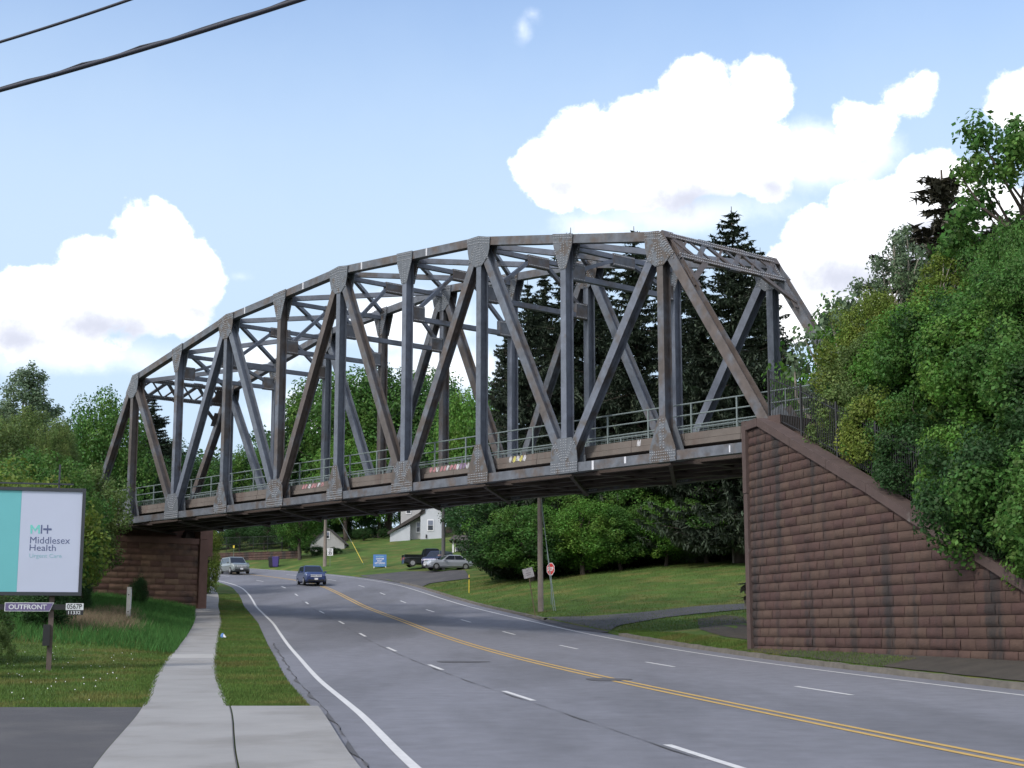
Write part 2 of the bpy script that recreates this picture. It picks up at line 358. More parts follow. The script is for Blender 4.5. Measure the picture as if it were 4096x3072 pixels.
def unproj(px, py, lift=0.0):             # pixel -> point on the ground form
    dx, dy, dz = azel(px, py)
    Y = np.arange(9, 260, .1); z = EYE+dz/dy*Y; h = G(dx/dy*Y, Y)
    w_ = np.where(z < h)[0]
    i = w_[0] if len(w_) else len(Y)-1
    return Vector((dx/dy*Y[i], Y[i], 0))
def road_unproj(px, py):
    dx, dy, dz = azel(px, py); Y = np.arange(9, 230, .05); z = dz/dy*Y; h = P(Y)
    w_ = np.where(z < h)[0]; i = w_[0] if len(w_) else len(Y)-1
    X = dx/dy*Y[i]; return (X-float(XC(Y[i])))/float(sec(Y[i])), float(Y[i])

def strip(name, s0, s1, y0, y1, m, dz, step=.6, onground=False, kind='structure', nlat=1, wob=0):
    yy = np.arange(y0, y1+1e-6, step); yy[-1] = y1
    S0 = np.full_like(yy, s0) if not callable(s0) else s0(yy); S1 = np.full_like(yy, s1) if not callable(s1) else s1(yy)
    if wob: S0 = S0+wob*np.sin(yy*1.7)*np.sin(yy*.53+1)
    cols = []
    for j in range(nlat+1):
        s_ = S0+(S1-S0)*j/nlat; X = XC(yy)+s_*sec(yy)
        Z = (G(X, yy) if onground else P(yy)+EYE)+dz; cols.append(np.stack([X, yy, Z], -1))
    V = np.stack(cols, 1); n = len(yy); id2 = np.arange(n*(nlat+1)).reshape(n, nlat+1)
    F = np.stack([id2[:-1,:-1], id2[:-1,1:], id2[1:,1:], id2[1:,:-1]], -1).reshape(-1, 4)
    o = npmesh(name, V.reshape(-1, 3), F, m); tag(o, kind=kind); return o
strip('road', -7.75, 7.62, -60, 215, M['asphalt'], 0.0, step=.6, nlat=8)
mk = []
strip('edge_line', -7.02, -6.89, -20, 200, M['white_paint'], .006, nlat=1)
strip('edge_line', 6.58, 6.7, -20, 200, M['white_paint'], .006)
strip('centre_line', -.22, -.1, -20, 200, M['yellow_paint'], .006)
strip('centre_line', .06, .18, -20, 200, M['yellow_paint'], .006)
for y0 in np.arange(4.9-12.2, 200, 12.2): strip('lane_dash', -3.46, -3.34, y0, y0+3.0, M['white_paint'], .006, step=1.0)
for y0 in np.arange(6.6-12.2, 200, 12.2): strip('lane_dash', 3.22, 3.34, y0, y0+3.0, M['white_paint'], .006, step=1.0)
strip('road_seam', -3.555, -3.537, 0, 110, M['crack'], .012, wob=.03)
strip('road_seam', -7.505, -7.48, 8, 60, M['crack'], .014, wob=.08)
def kerb():
    yy = np.concatenate([np.arange(-20, 66.5, .6)]); segs = [(yy, 7.52, 7.7), (np.arange(82, 136, .6), 7.52, 7.7)]
    V = []; F = []
    for yy, a, b in segs:
        base = len(V)
        for i, y in enumerate(yy):
            y = float(y)
            jag = .02*math.sin(i*2.3)+.015*math.sin(i*5.1)
            z0 = float(P(y))+EYE
            for s_, dz in ((a-.02, -.05), (a+.02+jag, .125+jag*.5), (b, .14+jag*.5), (b+.03, 0)):
                V.append((float(XC(y))+s_*float(sec(y)), y, z0+dz))
        for i in range(len(yy)-1):
            for j in range(3):
                q = base+i*4+j; F.append((q, q+4, q+5, q+1))
    me = bpy.data.meshes.new('kerb'); me.from_pydata(V, [], F); me.materials.append(M['kerb']); me.update()
    o = bpy.data.objects.new('kerb', me); C.objects.link(o); tag(o, kind='structure')
kerb()
FL = lambda y: np.interp(y, [10, 16.7, 27, 47, 69, 95, 110, 150], [-10.3, -10.42, -10.62, -11.05, -11.15, -11.05, -10.9, -10.9])
FR = lambda y: np.interp(y, [10, 16.7, 27, 47, 69, 110, 150], [-8.85, -8.92, -9.15, -9.55, -9.65, -9.3, -9.3])
strip('footway', FL, FR, -20, 150, M['concrete'], .035, onground=True, nlat=3)
strip('footway_apron', lambda y: FR(y)+.03, -7.62, -20, 26.6, M['concrete'], .09, onground=False, nlat=2)
strip('driveway', -60, lambda y: FL(y)-.01, -20, 26.4, M['asphalt_old'], .03, onground=True, nlat=30)
for y in (13.2, 20.0, 26.7, 33.5, 40.5, 55.0, 62.0, 69.0):
    strip('footway_joint', FL, FR, y, y+.03, M['crack'], .042, onground=True, step=.04, nlat=3)
strip('footway_joint', lambda y: FR(y)+.0, lambda y: FR(y)+.012, -10, 26.6, M['crack'], .096, onground=False)
# pale replaced slab
strip('footway_slab', FL, FR, 46.6, 49.6, M['white_paint'] if False else mat('pale_concrete', (.31, .305, .295), .9, .08, 1), .040, onground=True, nlat=3)
# round dark repair patches on the carriageway
def disc(px, py, rx, ry, name='road_patch'):
    s_, y = road_unproj(px, py); mb = MB(); pts = []
    for i in range(28):
        a = 2*math.pi*i/28; rr = 1+.12*math.sin(3*a+1)
        yy = y+ry*rr*math.sin(a); xx = float(XC(y))+s_*float(sec(y))+rx*rr*math.cos(a)
        pts.append((xx, yy, float(P(yy))+EYE+.009))
    mb.poly(pts); tag(mb.build(name, M['patch']), kind='structure')
disc(1845, 2648, .8, .55); disc(2430, 2719, .55, .62)
# side drive behind the bridge foot, and the parking apron by the houses
def patch_px(name, pts, m, dz=.03, n=26):
    # polygon corners in pixels laid on the ground form, filled as a grid between two edges
    A = [unproj(*p) for p in pts[0]]; B = [unproj(*p) for p in pts[1]]
    def along(L, t):
        t *= (len(L)-1); i = min(int(t), len(L)-2); return L[i].lerp(L[i+1], t-i)
    V = []; F = []
    k = 8
    for i in range(n+1):
        a = along(A, i/n); b = along(B, i/n)
        for j in range(k+1):
            p = a.lerp(b, j/k); V.append((p.x, p.y, max(g(p.x, p.y), float(P(p.y))+EYE-.02)+dz))
    for i in range(n):
        for j in range(k):
            q = i*(k+1)+j; F.append((q, q+1, q+k+2, q+k+1))
    me = bpy.data.meshes.new(name); me.from_pydata(V, [], F); me.materials.append(m); me.update()
    o = bpy.data.objects.new(name, me); C.objects.link(o); tag(o, kind='structure'); return o
patch_px('side_drive', [[(2050, 2462), (2171, 2482), (2350, 2468), (2551, 2453), (2790, 2427), (2990, 2417), (3150, 2400)], [(2290, 2530), (2442, 2529), (2470, 2505), (2660, 2472), (2800, 2456), (2990, 2439), (3150, 2425)]], M['asphalt_old'], .04)
patch_px('parking_apron', [[(1440, 2304), (1560, 2294), (1620, 2287), (1700, 2287), (1860, 2282)], [(1560, 2330), (1640, 2345), (1690, 2352), (1720, 2335), (1880, 2315)]], M['asphalt_old'], .05)
patch_px('bare_ground', [[(2790, 2478), (2900, 2462), (2975, 2470), (3020, 2500)], [(2800, 2520), (2900, 2548), (2990, 2560), (3150, 2575)]], M['dirt'], .02)
def wallfoot():
    mb = MB(); n = 60; K_ = 6
    def edge(u_):
        p = WA+WD*u_; w_ = .5+.5*u_/8 if u_ < 6 else .9+(u_-6)*.8; w_ = min(w_, 5.5)+.12*math.sin(u_*3.1)+.07*math.sin(u_*7.7)
        while w_ > .2:
            q_ = p+WN*w_
            if (q_.x-float(XC(q_.y)))/float(sec(q_.y)) > 7.78: break
            w_ -= .04
        return p, w_
    for i in range(n):
        (a, wa), (b, wb) = edge(26.0*i/n), edge(26.0*(i+1)/n)
        for j in range(K_):
            q = [a+WN*wa*j/K_, b+WN*wb*j/K_, b+WN*wb*(j+1)/K_, a+WN*wa*(j+1)/K_]
            mb.quad(*[Vector((p.x, p.y, g(p.x, p.y)+.03)) for p in q])
    tag(mb.build('bare_strip', M['dirt']), kind='structure')
wallfoot()

# ------------------------------------------------------------------ truss bridge
bridge = thing('truss_bridge', 'long brown and grey steel truss railway bridge with curved top chord over the road', 'bridge', tuple(BP(5, BW/2, 0)))
MD = .42       # member depth across the truss plane
def H(mb, t0, z0, t1, z1, k0, w, depth=MD, th=.035, mi=0):
    a0 = BP(t0, k0, z0); a1 = BP(t1, k0, z1); d = (a1-a0).normalized()
    for kk in (th/2, depth-th/2): mb.beam(a0+NN*kk, a1+NN*kk, w, th, NN, mi)
    mb.beam(a0+NN*depth/2, a1+NN*depth/2, th, depth-2*th, NN, mi)
def toward(t0, z0, t1, z1, m):            # move m metres from point 0 to point 1
    a = Vector(((t1-t0)*BL, z1-z0)); l = a.length; f = m/l; return t0+(t1-t0)*f, z0+(z1-z0)*f
CB = .36; CT = .36
def gusset(kind, t, z, k, slope_l=0, slope_r=0):
    pl = MB()
    # outline in (along, up) metres about the node
    if kind == 'top_fan':
        o = [(-.78, -.02-.78*slope_l), (0, .03), (.78, -.02+.78*slope_r), (.72, -.62+.3*slope_r), (.62, -1.0), (.22, -1.32), (-.22, -1.32), (-.62, -1.0), (-.72, -.62-.3*slope_l)]
    elif kind == 'top_taper':
        o = [(-.6, .02-.6*slope_l), (0, .02), (.6, .02+.6*slope_r), (.56, -.42+.56*slope_r), (.2, -1.45), (-.2, -1.45), (-.56, -.42-.56*slope_l)]
    elif kind == 'bot_fan':
        o = [(-.78, -.02), (.78, -.02), (.78, .5), (.72, 1.0), (.45, 1.38), (-.45, 1.38), (-.72, 1.0), (-.78, .5)]
    elif kind == 'bot_tri':
        o = [(-.66, -.02), (.66, -.02), (.66, .46), (.2, 1.62), (-.2, 1.62), (-.66, .46)]
    elif kind == 'end':
        o = [(-.9, -.02), (.5, -.02), (.5, .6), (.2, 1.3), (-.3, 1.5), (-.9, .6)]
    elif kind == 'end_r':
        o = [(-.5, -.02), (.9, -.02), (.9, .6), (.3, 1.5), (-.2, 1.3), (-.5, .6)]
    th = .022
    def W3(a, zz, kk): return BP(t, kk, z+zz)+D*a
    f = [W3(a, zz, k-th) for a, zz in o]; b = [W3(a, zz, k) for a, zz in o]
    pl.poly(f); pl.poly(b[::-1])
    for i in range(len(o)): j = (i+1) % len(o); pl.quad(f[j], f[i], b[i], b[j])
    # bolt heads in rows
    rows = []
    def row(a0, z0, a1, z1, sp=.1):
        L = math.hypot(a1-a0, z1-z0); n = max(1, int(L/sp))
        for i in range(n+1): rows.append((a0+(a1-a0)*i/n, z0+(z1-z0)*i/n))
    if kind == 'top_fan':
        for dz in (-.07, -.16, -.3): row(-.7, dz-.72*slope_l, 0, dz+.02); row(.05, dz+.02, .7, dz+.7*slope_r)
        for a in (-.42, -.3): row(a*.5, -.42, a*1.5, -1.05)
        for a in (.42, .3): row(a*.5, -.42, a*1.5, -1.05)
        for a in (-.1, 0, .1): row(a, -.5, a*1.4, -1.26)
    elif kind == 'top_taper':
        for dz in (-.06, -.16, -.34): row(-.52, dz-.5*slope_l, .52, dz+.5*slope_r)
        for a in (-.08, .08): row(a, -.42, a, -1.4)
        row(-.5, -.45, -.17, -1.35); row(.5, -.45, .17, -1.35)
    elif kind == 'bot_fan':
        for dz in (.06, .16, .28, .37): row(-.72, dz, .72, dz)
        for a in (-.1, 0, .1): row(a, .5, a*1.5, 1.3)
        for a in (-.42, -.3, .3, .42): row(a*.35, .5, a*1.5, 1.18)
    elif kind == 'bot_tri':
        for dz in (.06, .16, .28, .37): row(-.6, dz, .6, dz)
        for a in (-.08, .08): row(a, .5, a, 1.56)
    for a, zz in rows:
        c = W3(a, zz, k-th); r = .03; ap = c-NN*.028
        q = [c+D*r, c+UP*r, c-D*r, c-UP*r]; q2 = [c+D*r*.6-NN*.025, c+UP*r*.6-NN*.025, c-D*r*.6-NN*.025, c-UP*r*.6-NN*.025]
        pl.poly(q2, 1)
        for i in range(4): j = (i+1) % 4; pl.quad(q[j], q[i], q2[i], q2[j], 1)
    return pl.build('gusset_plate', [M['gusset'], M['bolt']], bridge)
for k0 in (0.0, BW):
    mb = MB()                                          # bottom chord: box girder
    for a in range(10): mb.beam(BP(a-.0, k0+MD/2, CB/2), BP(a+1, k0+MD/2, CB/2), CB-.001*(a % 2), MD-.06-.001*(a % 2), NN)
    mb.build('bottom_chord', M['steel_brown'], bridge)
    ct = MB()
    for a in range(1, 9):
        p0 = BP(a, k0+MD/2, HT[a]-CT/2); p1 = BP(a+1, k0+MD/2, HT[a+1]-CT/2)
        ct.beam(p0, p1, CT-.001*(a % 2), MD-.06-.001*(a % 2), NN)
    ct.build('top_chord', M['steel_brown'], bridge)
    for a in range(1, 10):
        v = MB(); H(v, a, CB, a, HT[a]-CT, k0, .31); v.build('vertical_post', M['steel_grey'] if a in (2, 6, 8) else M['steel'], bridge)
    for top, bot in ((1,2),(3,2),(3,4),(5,4),(5,6),(7,6),(7,8),(9,8)):
        v = MB(); zt = HT[top]-CT*.6; t0, z0 = toward(top, zt, bot, CB*.6, .45); t1, z1 = toward(bot, CB*.6, top, zt, .35)
        H(v, t0, z0, t1, z1, k0+.008, .36, MD-.016); v.build('diagonal', M['steel'] if top-bot < 0 else M['steel_grey'] if top in (9, 3) else M['steel_brown'], bridge)
    for top, bot in ((1, 0), (9, 10)):
        v = MB(); zt = HT[top]-CT*.5; t0, z0 = toward(top, zt, bot, CB*.5, .05)
        H(v, t0, z0, bot, CB*.5, k0+.004, .4, MD-.008); v.build('end_post', M['steel_brown'], bridge)
    for kk in (k0, k0+MD+.024):
        for a in range(1, 10):
            sl = (HT[a]-HT[a-1])/BL if a > 1 else 1.2; sr = (HT[a+1]-HT[a])/BL if a < 9 else -1.2
            gusset('top_fan' if a % 2 else 'top_taper', a, HT[a], kk, sl, sr)
            gusset('bot_tri' if a % 2 else 'bot_fan', a, 0, kk)
        gusset('end', 0, 0, kk); gusset('end_r', 10, 0, kk)
# chalky splashes on the chords
sp = MB()
for t, z0, z1, w_ in ((8.3, .0, .35, .055), (8.63, .1, .35, .05), (9.6, .05, .3, .03)): 
    c = BP(t, -.004+.03, (z0+z1)/2); sp.box(c, (w_, .004, (z1-z0)/2), 0, (D, NN, UP))
for t in (3.35, 4.4, 5.35, 6.3):
    i = int(t); f = t-i; zz = HT[i]*(1-f)+HT[i+1]*f-CT/2; sp.box(BP(t, .026, zz), (.05, .004, CT/2-.01), 0, (D, NN, UP))
sp.build('paint_splash', M['chalk'], bridge)
# sway frames between the trusses
ZS = 8.0
K0, K1 = MD, BW
for a in range(2, 9):
    fr = MB(); zt = HT[a]-CT-.12
    fr.beam(BP(a, K0, zt), BP(a, K1, zt), .2, .2, UP)
    fr.beam(BP(a, K0, ZS), BP(a, K1, ZS), .22, .22, UP)
    km = (K0+K1)/2
    fr.beam(BP(a, km-.45, zt-.12), BP(a, K0+.1, ZS+.2), .16, .18, D); fr.beam(BP(a, km+.45, zt-.12), BP(a, K1-.1, ZS+.2), .16, .18, D)
    fr.build('sway_frame', M['steel_grey'], bridge)
    for kc, zc, hw, hh in ((km, zt-.12, .62, .26), (K0+.36, ZS+.22, .33, .36), (K1-.36, ZS+.22, .33, .36)):
        pl = MB()
        pl.box(BP(a, kc, zc), (.125, hw, hh), 0, (D, NN, UP))
        nb = int(hw*2/.1)
        for i in range(nb+1):
            for zz in (zc-hh+.06, zc+hh-.06):
                for dd in (-.132, .132): pl.box(BP(a, kc-hw+.05+(2*hw-.1)*i/nb, zz)+D*dd, (.016, .022, .022), 1, (D, NN, UP))
        pl.build('bracing_plate', [M['steel_brown'], M['bolt']], bridge)
# portals, lattice in the plane of the end posts
for top, bot in ((1, 0), (9, 10)):
    pf = MB()
    dv = (BP(bot, 0, 0)-BP(top, 0, HT[top])).normalized(); nrm = dv.cross(NN).normalized()
    base0 = BP(top, 0, HT[top]-.03)+D*(.10 if top == 9 else -.10)
    def Q(k, s_): return base0+NN*k+dv*s_
    W0, W1 = MD-.1, BW+.1
    s1, s2 = .12, 1.15
    for s_ in (s1, s2): pf.beam(Q(W0, s_), Q(W1, s_), .24, .1, nrm.cross(NN) if False else nrm)
    nseg = 6
    for i in range(nseg):
        a = W0+(W1-W0)*i/nseg; b = W0+(W1-W0)*(i+1)/nseg
        u, v_ = (s1, s2) if i % 2 == 0 else (s2, s1)
        pf.beam(Q(a, u), Q(b, v_), .2, .08, nrm)
        pf.beam(Q(a, v_), Q(b, u), .1, .05, nrm)
    for (a, sg) in ((W0, 1), (W1, -1)):
        pf.beam(Q(a+sg*1.5, s2), Q(a+sg*.1, s2+1.2), .22, .1, nrm)
        pf.box(Q(a+sg*.35, .6), (.35, .62, .012), 0, (NN, dv, nrm)); pf.box(Q(a+sg*.15, 2.2), (.2, .45, .012), 0, (NN, dv, nrm))
    for i in range(nseg+1):
        a = W0+(W1-W0)*i/nseg
        pf.box(Q(a, s1 if i % 2 == 0 else s2), (.3, .17, .058), 0, (NN, dv, nrm))
    # bolts
    for i in range(int((W1-W0)/.12)):
        a = W0+.06+i*.12
        for s_ in (s1-.08, s1+.08, s2-.08, s2+.08): pf.box(Q(a, s_)-nrm*.0, (.022, .022, .078), 1, (NN, dv, nrm))
    pf.build('portal_frame', [M['steel_brown'], M['bolt']], bridge)
# top laterals
for a in range(1, 9):
    lb = MB(); z0 = HT[a]-CT*.6; z1 = HT[a+1]-CT*.6
    lb.beam(BP(a, K0, z0-.1), BP(a+1, K1, z1-.1), .17, .24, UP); lb.beam(BP(a, K1, z0+.13), BP(a+1, K0, z1+.13), .17, .2, UP)
    lb.build('top_lateral', M['steel_grey'], bridge)
# floor
for a in range(0, 11):
    fb = MB(); fb.beam(BP(a, K0-.05, .29), BP(a, K1+.05, .29), .3, .5, UP); fb.build('floor_beam', M['under'], bridge)
for k in (1.3, 2.6, 3.9, 5.2):
    sb = MB(); sb.beam(BP(-.05, k, .28), BP(10.05, k, .28), .26, .56, UP); sb.build('stringer', M['under'], bridge)
for a in range(10):
    lb = MB(); lb.beam(BP(a, K0, -.02), BP(a+1, K1, -.02), .14, .1, UP); lb.beam(BP(a, K1, -.05-.09), BP(a+1, K0, -.14), .14, .1, UP); lb.build('bottom_lateral', M['under'], bridge)
dk = MB(); dk.beam(BP(-.1, BW/2+.2, .68), BP(10.1, BW/2+.2, .68), BW-1.4, .2, UP); dk.build('deck_slab', M['under'], bridge)
bl = MB(); bl.beam(BP(-.1, BW/2+.2, .87), BP(10.1, BW/2+.2, .87), BW-2.0, .17, UP); bl.build('ballast', mat('ballast', (.1, .09, .085), .95, .4, 6, bump=.5), bridge)
for k, sgn in ((.86, 1), (BW-.36, -1)):
    cb = MB(); n = 20
    for i in range(n):
        t0 = -.1+10.2*i/n; t1 = -.1+10.2*(i+1)/n-.004
        cb.beam(BP(t0, k, .93), BP(t1, k, .93), .25, .26, NN); cb.beam(BP(t0, k-.02, .69), BP(t1, k-.02, .69), .2, .3, NN)
    cb.build('kerb_beam', M['deckconc'], bridge)
    wt = MB(); wt.beam(BP(-.1, k+.4*sgn, .3), BP(10.1, k+.4*sgn, .3), .56, .1, NN); wt.build('edge_girder', M['black'], bridge)  # black colour paints in the deep shade below the overhanging kerb beam
    rl = MB(); rl2 = MB()
    for z in (1.35, 1.75, 2.17):
        rl = MB(); rl.tube([BP(-.15, k, z), BP(10.15, k, z)], .028, 6); rl.build('handrail', M['rail'], bridge)
    for i in range(0, 25):
        t = .05+i*9.9/24; rl2 = MB(); rl2.beam(BP(t, k, 1.05), BP(t, k, 2.17), .06, .05, NN); rl2.build('rail_post', M['rail'], bridge)
    cl = MB()
    for z in (1.12, 1.2, 1.28): cl.tube([BP(-.1, k+.02, z), BP(10.1, k+.02, z)], .008, 4)
    for i in range(10*22):
        t = i/22.0; cl.tube([BP(t, k+.02, 1.06), BP(t, k+.02, 1.35)], .006, 3, cap=False)
    cl.build('mesh_infill', M['rail'], bridge)
# graffiti strokes on the kerb beam
def ribbon(mb, pts, w_, mi):
    for a, b in zip(pts[:-1], pts[1:]):
        a = Vector(a); b = Vector(b); d = (b-a); 
        if d.length < 1e-4: continue
        d.normalize(); n = d.cross(NN)*w_/2; mb.quad(a-n, b-n, b+n, a+n, mi)
rg = random.Random(3)
GM = [mat('graffiti_pink', (.42, .2, .22), .8), mat('graffiti_yellow', (.6, .55, .16), .8), mat('graffiti_white', (.5, .5, .52), .8), mat('graffiti_lilac', (.24, .18, .28), .8)]
def tagline(t0, t1, z0, z1, mats_, n, w_):
    gf = MB()
    kk = .86-.13-.004
    for i in range(n):
        tc_ = t0+(t1-t0)*(i+.5)/n; pts = []; hw = (t1-t0)/n*.42
        a0 = rg.uniform(0, 6); pts = [BP(tc_+hw*math.cos(a0+j*.9)*(1-.05*j), kk-.001*(i % 3), (z0+z1)/2+(z1-z0)/2*math.sin(a0+j*1.25)*.95) for j in range(7)]
        ribbon(gf, pts, w_, mats_[i % len(mats_)])
    gf.build('graffiti', GM, bridge)
tagline(6.20, 6.56, .82, 1.03, [0, 0, 2], 8, .07); tagline(6.56, 6.85, .8, 1.04, [2, 3, 3], 7, .08); tagline(7.22, 7.42, .82, 1.04, [2, 1], 5, .09)
tagline(4.25, 4.62, .82, 1.02, [0, 0, 2], 7, .06); tagline(4.7, 4.85, .84, 1.0, [2], 4, .05); tagline(7.85, 7.9, .8, 1.05, [2], 2, .06); tagline(8.62, 8.66, .8, 1.05, [2], 2, .06)
for t, k in ((.12, MD/2), (.12, BW+MD/2), (9.92, MD/2), (9.92, BW+MD/2)):
    bb = MB(); bb.box(BP(t, k, -.1), (.35, .3, .1), 0, (D, NN, UP)); bb.box(BP(t, k, -.3), (.45, .4, .1), 0, (D, NN, UP)); bb.build('bearing', M['under'], bridge)

# ------------------------------------------------------------------ stone walls with real relief
def block_wall(name, org, du, nv, length, top, bot, parent, m, ch=.29, bwid=.66, seed=1, relief=.055, run_joint=True):
    """rock-faced courses: org foot line start, du along, nv outward; top(u), bot(u) heights"""
    rn = np.random.RandomState(seed); mb = MB()
    zmin = min(bot(u) for u in np.linspace(0, length, 30))-.3; zmax = max(top(u) for u in np.linspace(0, length, 60))
    rows = int((zmax-zmin)/ch)+1
    for r_ in range(rows):
        z0 = zmax-(r_+1)*ch+.008; z1 = z0+ch-.016; u = -rn.uniform(0, bwid)
        while u < length:
            w_ = bwid*rn.uniform(.8, 1.25); u0 = max(u, 0)+.009; u1 = min(u+w_, length)-.009; u += w_
            if u1-u0 < .03: continue
            if z1 < min(bot(u0), bot(u1))-.35 or z0 > max(top(u0), top(u1)): continue
            nx, nz_ = 5, 4; bul = relief*rn.uniform(.6, 1.15); tw = rn.uniform(-.15, .15)
            ids = []
            for j in range(nz_+1):
                for i in range(nx+1):
                    a = i/nx; b = j/nz_; uu = u0+(u1-u0)*a; zz = z0+(z1-z0)*b
                    zz = min(zz, top(uu)-.004)
                    edge = min(1, min(a, 1-a)*4.5)**.5*.55+.45; ev = min(1, min(b, 1-b)*3.2)**.5
                    h = bul*edge*ev*(1+rn.uniform(-.16, .16)+tw*(a-.5)-.35*(b-.4)) if 0 < j < nz_ else 0
                    p = org+du*uu+nv*h; ids.append((p.x, p.y, zz))
            i0 = len(mb.v); mb.v += ids
            for j in range(nz_):
                for i in range(nx):
                    q = i0+j*(nx+1)+i
                    if mb.v[q+nx+1][2]-mb.v[q][2] < 1e-4 and mb.v[q+nx+2][2]-mb.v[q+1][2] < 1e-4: continue
                    mb.f.append((q, q+1, q+nx+2, q+nx+1)); mb.m.append(0)
    return mb.build(name, m, parent, smooth=True)
# right abutment with flared wing wall
def wall_u(px):                            # distance along the wing wall for a bearing
    k = azel(px, 1536)[0]/azel(px, 1536)[1]
    # correction for pitch is taken with the row in wall_z
    return (k*WA.y-WA.x)/(WD.x-k*WD.y)
def wall_z(px, py):
    dx, dy, dz = azel(px, py); k = dx/dy; u = (k*WA.y-WA.x)/(WD.x-k*WD.y); Y = WA.y+WD.y*u
    return u, dz/dy*Y+EYE
capb = [wall_z(*p) for p in ((3041, 1705), (3187, 1795), (3323, 1877), (3446, 1950), (3640, 2080), (3852, 2203), (4013, 2304))]
capb = [(0.0, wall_z(2990, 1724)[1])]+capb
uL, zL = capb[-1]; uK, zK = capb[-2]; sl = (zL-zK)/(uL-uK)
capb.append((uL+3.2, zL+sl*3.2)); WLEN = capb[-1][0]
cu = [a for a, b in capb]; cz = [b for a, b in capb]
wtop = lambda u: float(np.interp(u, cu, cz))
wbot = lambda u: g(*(WA+WD*u+WN*.1).xy)-.05
ab = thing('bridge_abutment', 'dark reddish brown block wing wall with sloping concrete coping at the right bridge end', 'abutment', tuple(WA+Vector((0, 0, g(WA.x-.3, WA.y)))))
block_wall('wing_wall', WA.copy(), WD, WN, WLEN, wtop, wbot, ab, M['stone'], seed=5)
core = MB(); n = 24
for i in range(n):
    u0 = WLEN*i/n; u1 = WLEN*(i+1)/n; a = WA+WD*u0; b = WA+WD*u1
    lo0 = wbot(u0)-.8; lo1 = wbot(u1)-.8
    P8 = [Vector((*(a-WN*.03).xy, lo0)), Vector((*(b-WN*.03).xy, lo1)), Vector((*(b-WN*1.9).xy, lo1)), Vector((*(a-WN*1.9).xy, lo0)),
          Vector((*(a-WN*.03).xy, wtop(u0))), Vector((*(b-WN*.03).xy, wtop(u1))), Vector((*(b-WN*1.9).xy, wtop(u1)-.05)), Vector((*(a-WN*1.9).xy, wtop(u0)-.05))]
    core.hexa(P8)
core.build('wall_core', M['stone'], ab)
cp = MB()
segs = [0, capb[1][0]]+list(np.linspace(capb[1][0], WLEN, 8)[1:])
for a_, b_ in zip(segs[:-1], segs[1:]):
    b2 = b_-.02
    for (o0, o1, h0, h1) in ((.13, -.45, .0, .28),):
        A = WA+WD*a_; B = WA+WD*b2
        p = [Vector((*(A+WN*o0).xy, wtop(a_)+h0)), Vector((*(B+WN*o0).xy, wtop(b2)+h0)), Vector((*(B+WN*o1).xy, wtop(b2)+h0)), Vector((*(A+WN*o1).xy, wtop(a_)+h0)),
             Vector((*(A+WN*o0).xy, wtop(a_)+h1)), Vector((*(B+WN*o0).xy, wtop(b2)+h1)), Vector((*(B+WN*o1).xy, wtop(b2)+h1)), Vector((*(A+WN*o1).xy, wtop(a_)+h1))]
        cp.hexa(p)
cp.build('coping', M['coping'], ab)
pi = MB()
for z0, z1, o in ((wbot(0)-.6, 6.2, .12), (6.22, wtop(0)+.33, .14)):
    A = WA-WD*.02; B = WA+WD*.27
    pi.hexa([Vector((*(A+WN*o).xy, z0)), Vector((*(B+WN*o).xy, z0)), Vector((*(B-WN*.5).xy, z0)), Vector((*(A-WN*.5).xy, z0)), Vector((*(A+WN*o).xy, z1)), Vector((*(B+WN*o).xy, z1)), Vector((*(B-WN*.5).xy, z1)), Vector((*(A-WN*.5).xy, z1))])
pi.build('pilaster', M['coping'], ab)
cr = BP(T_R, -.5, 0); cr.z = 0
fx = Vector((WA.x, WA.y, 0))+WN*.0
seatz = BO.z-.45
block_wall('breast_wall', fx+NN*.2, NN, -D, 9.0, lambda u: seatz, lambda u: g(*(fx+NN*(u+.2)-D*.3).xy)-.1, ab, M['stone_far'], seed=9)
bw = MB(); c0 = fx+NN*4.7+D*.75; bw.box(Vector((c0.x, c0.y, (seatz-1.0+EYE)/2)), (.7, 4.5, (seatz+1.0-EYE)/2+.0), 0, (D, NN, UP))
c1 = fx+NN*4.2+D*1.6; bw.box(Vector((c1.x, c1.y, (DECK_Z)/2)), (.25, 4.6, DECK_Z/2), 0, (D, NN, UP)); bw.build('abutment_core', M['coping'], ab)

# left abutment: breast wall in line with the near wing, pilaster at the far end
LA0 = BP(T_L, -6.0, 0); LA0.z = 0; KEND = 7.35
ab2 = thing('bridge_abutment', 'shadowed brown block wall with corner pilaster under the left bridge end', 'abutment', (LA0.x, LA0.y, g(LA0.x, LA0.y)))
LLEN = KEND+6.0
ltop = lambda u: min(seatz-.0, seatz-1.0+ (u*.9 if u < 6 else 99)) if u > 5.0 else seatz-4.4+u*.88
lbot = lambda u: g(*(LA0+NN*u+D*.4).xy)-.1
block_wall('breast_wall', LA0+D*.02, NN, D, LLEN-.55, ltop, lbot, ab2, M['stone_far'], ch=.36, bwid=.8, seed=3, relief=.06)
cc = MB(); n = 16
for i in range(n):
    u0 = LLEN*i/n; u1 = LLEN*(i+1)/n; a = LA0+NN*u0; b = LA0+NN*u1
    z0a = 1.0; hh = [ltop(u0), ltop(u1)]
    cc.hexa([Vector((*a.xy, z0a)), Vector((*(a-D*2.6).xy, z0a)), Vector((*(b-D*2.6).xy, z0a)), Vector((*b.xy, z0a)), Vector((*a.xy, hh[0])), Vector((*(a-D*2.6).xy, hh[0])), Vector((*(b-D*2.6).xy, hh[1])), Vector((*b.xy, hh[1]))])
cc.build('wall_core', M['stone_far'], ab2)
cp = MB()
a = LA0+NN*5.2+D*.12; b = LA0+NN*(LLEN-.55)+D*.12
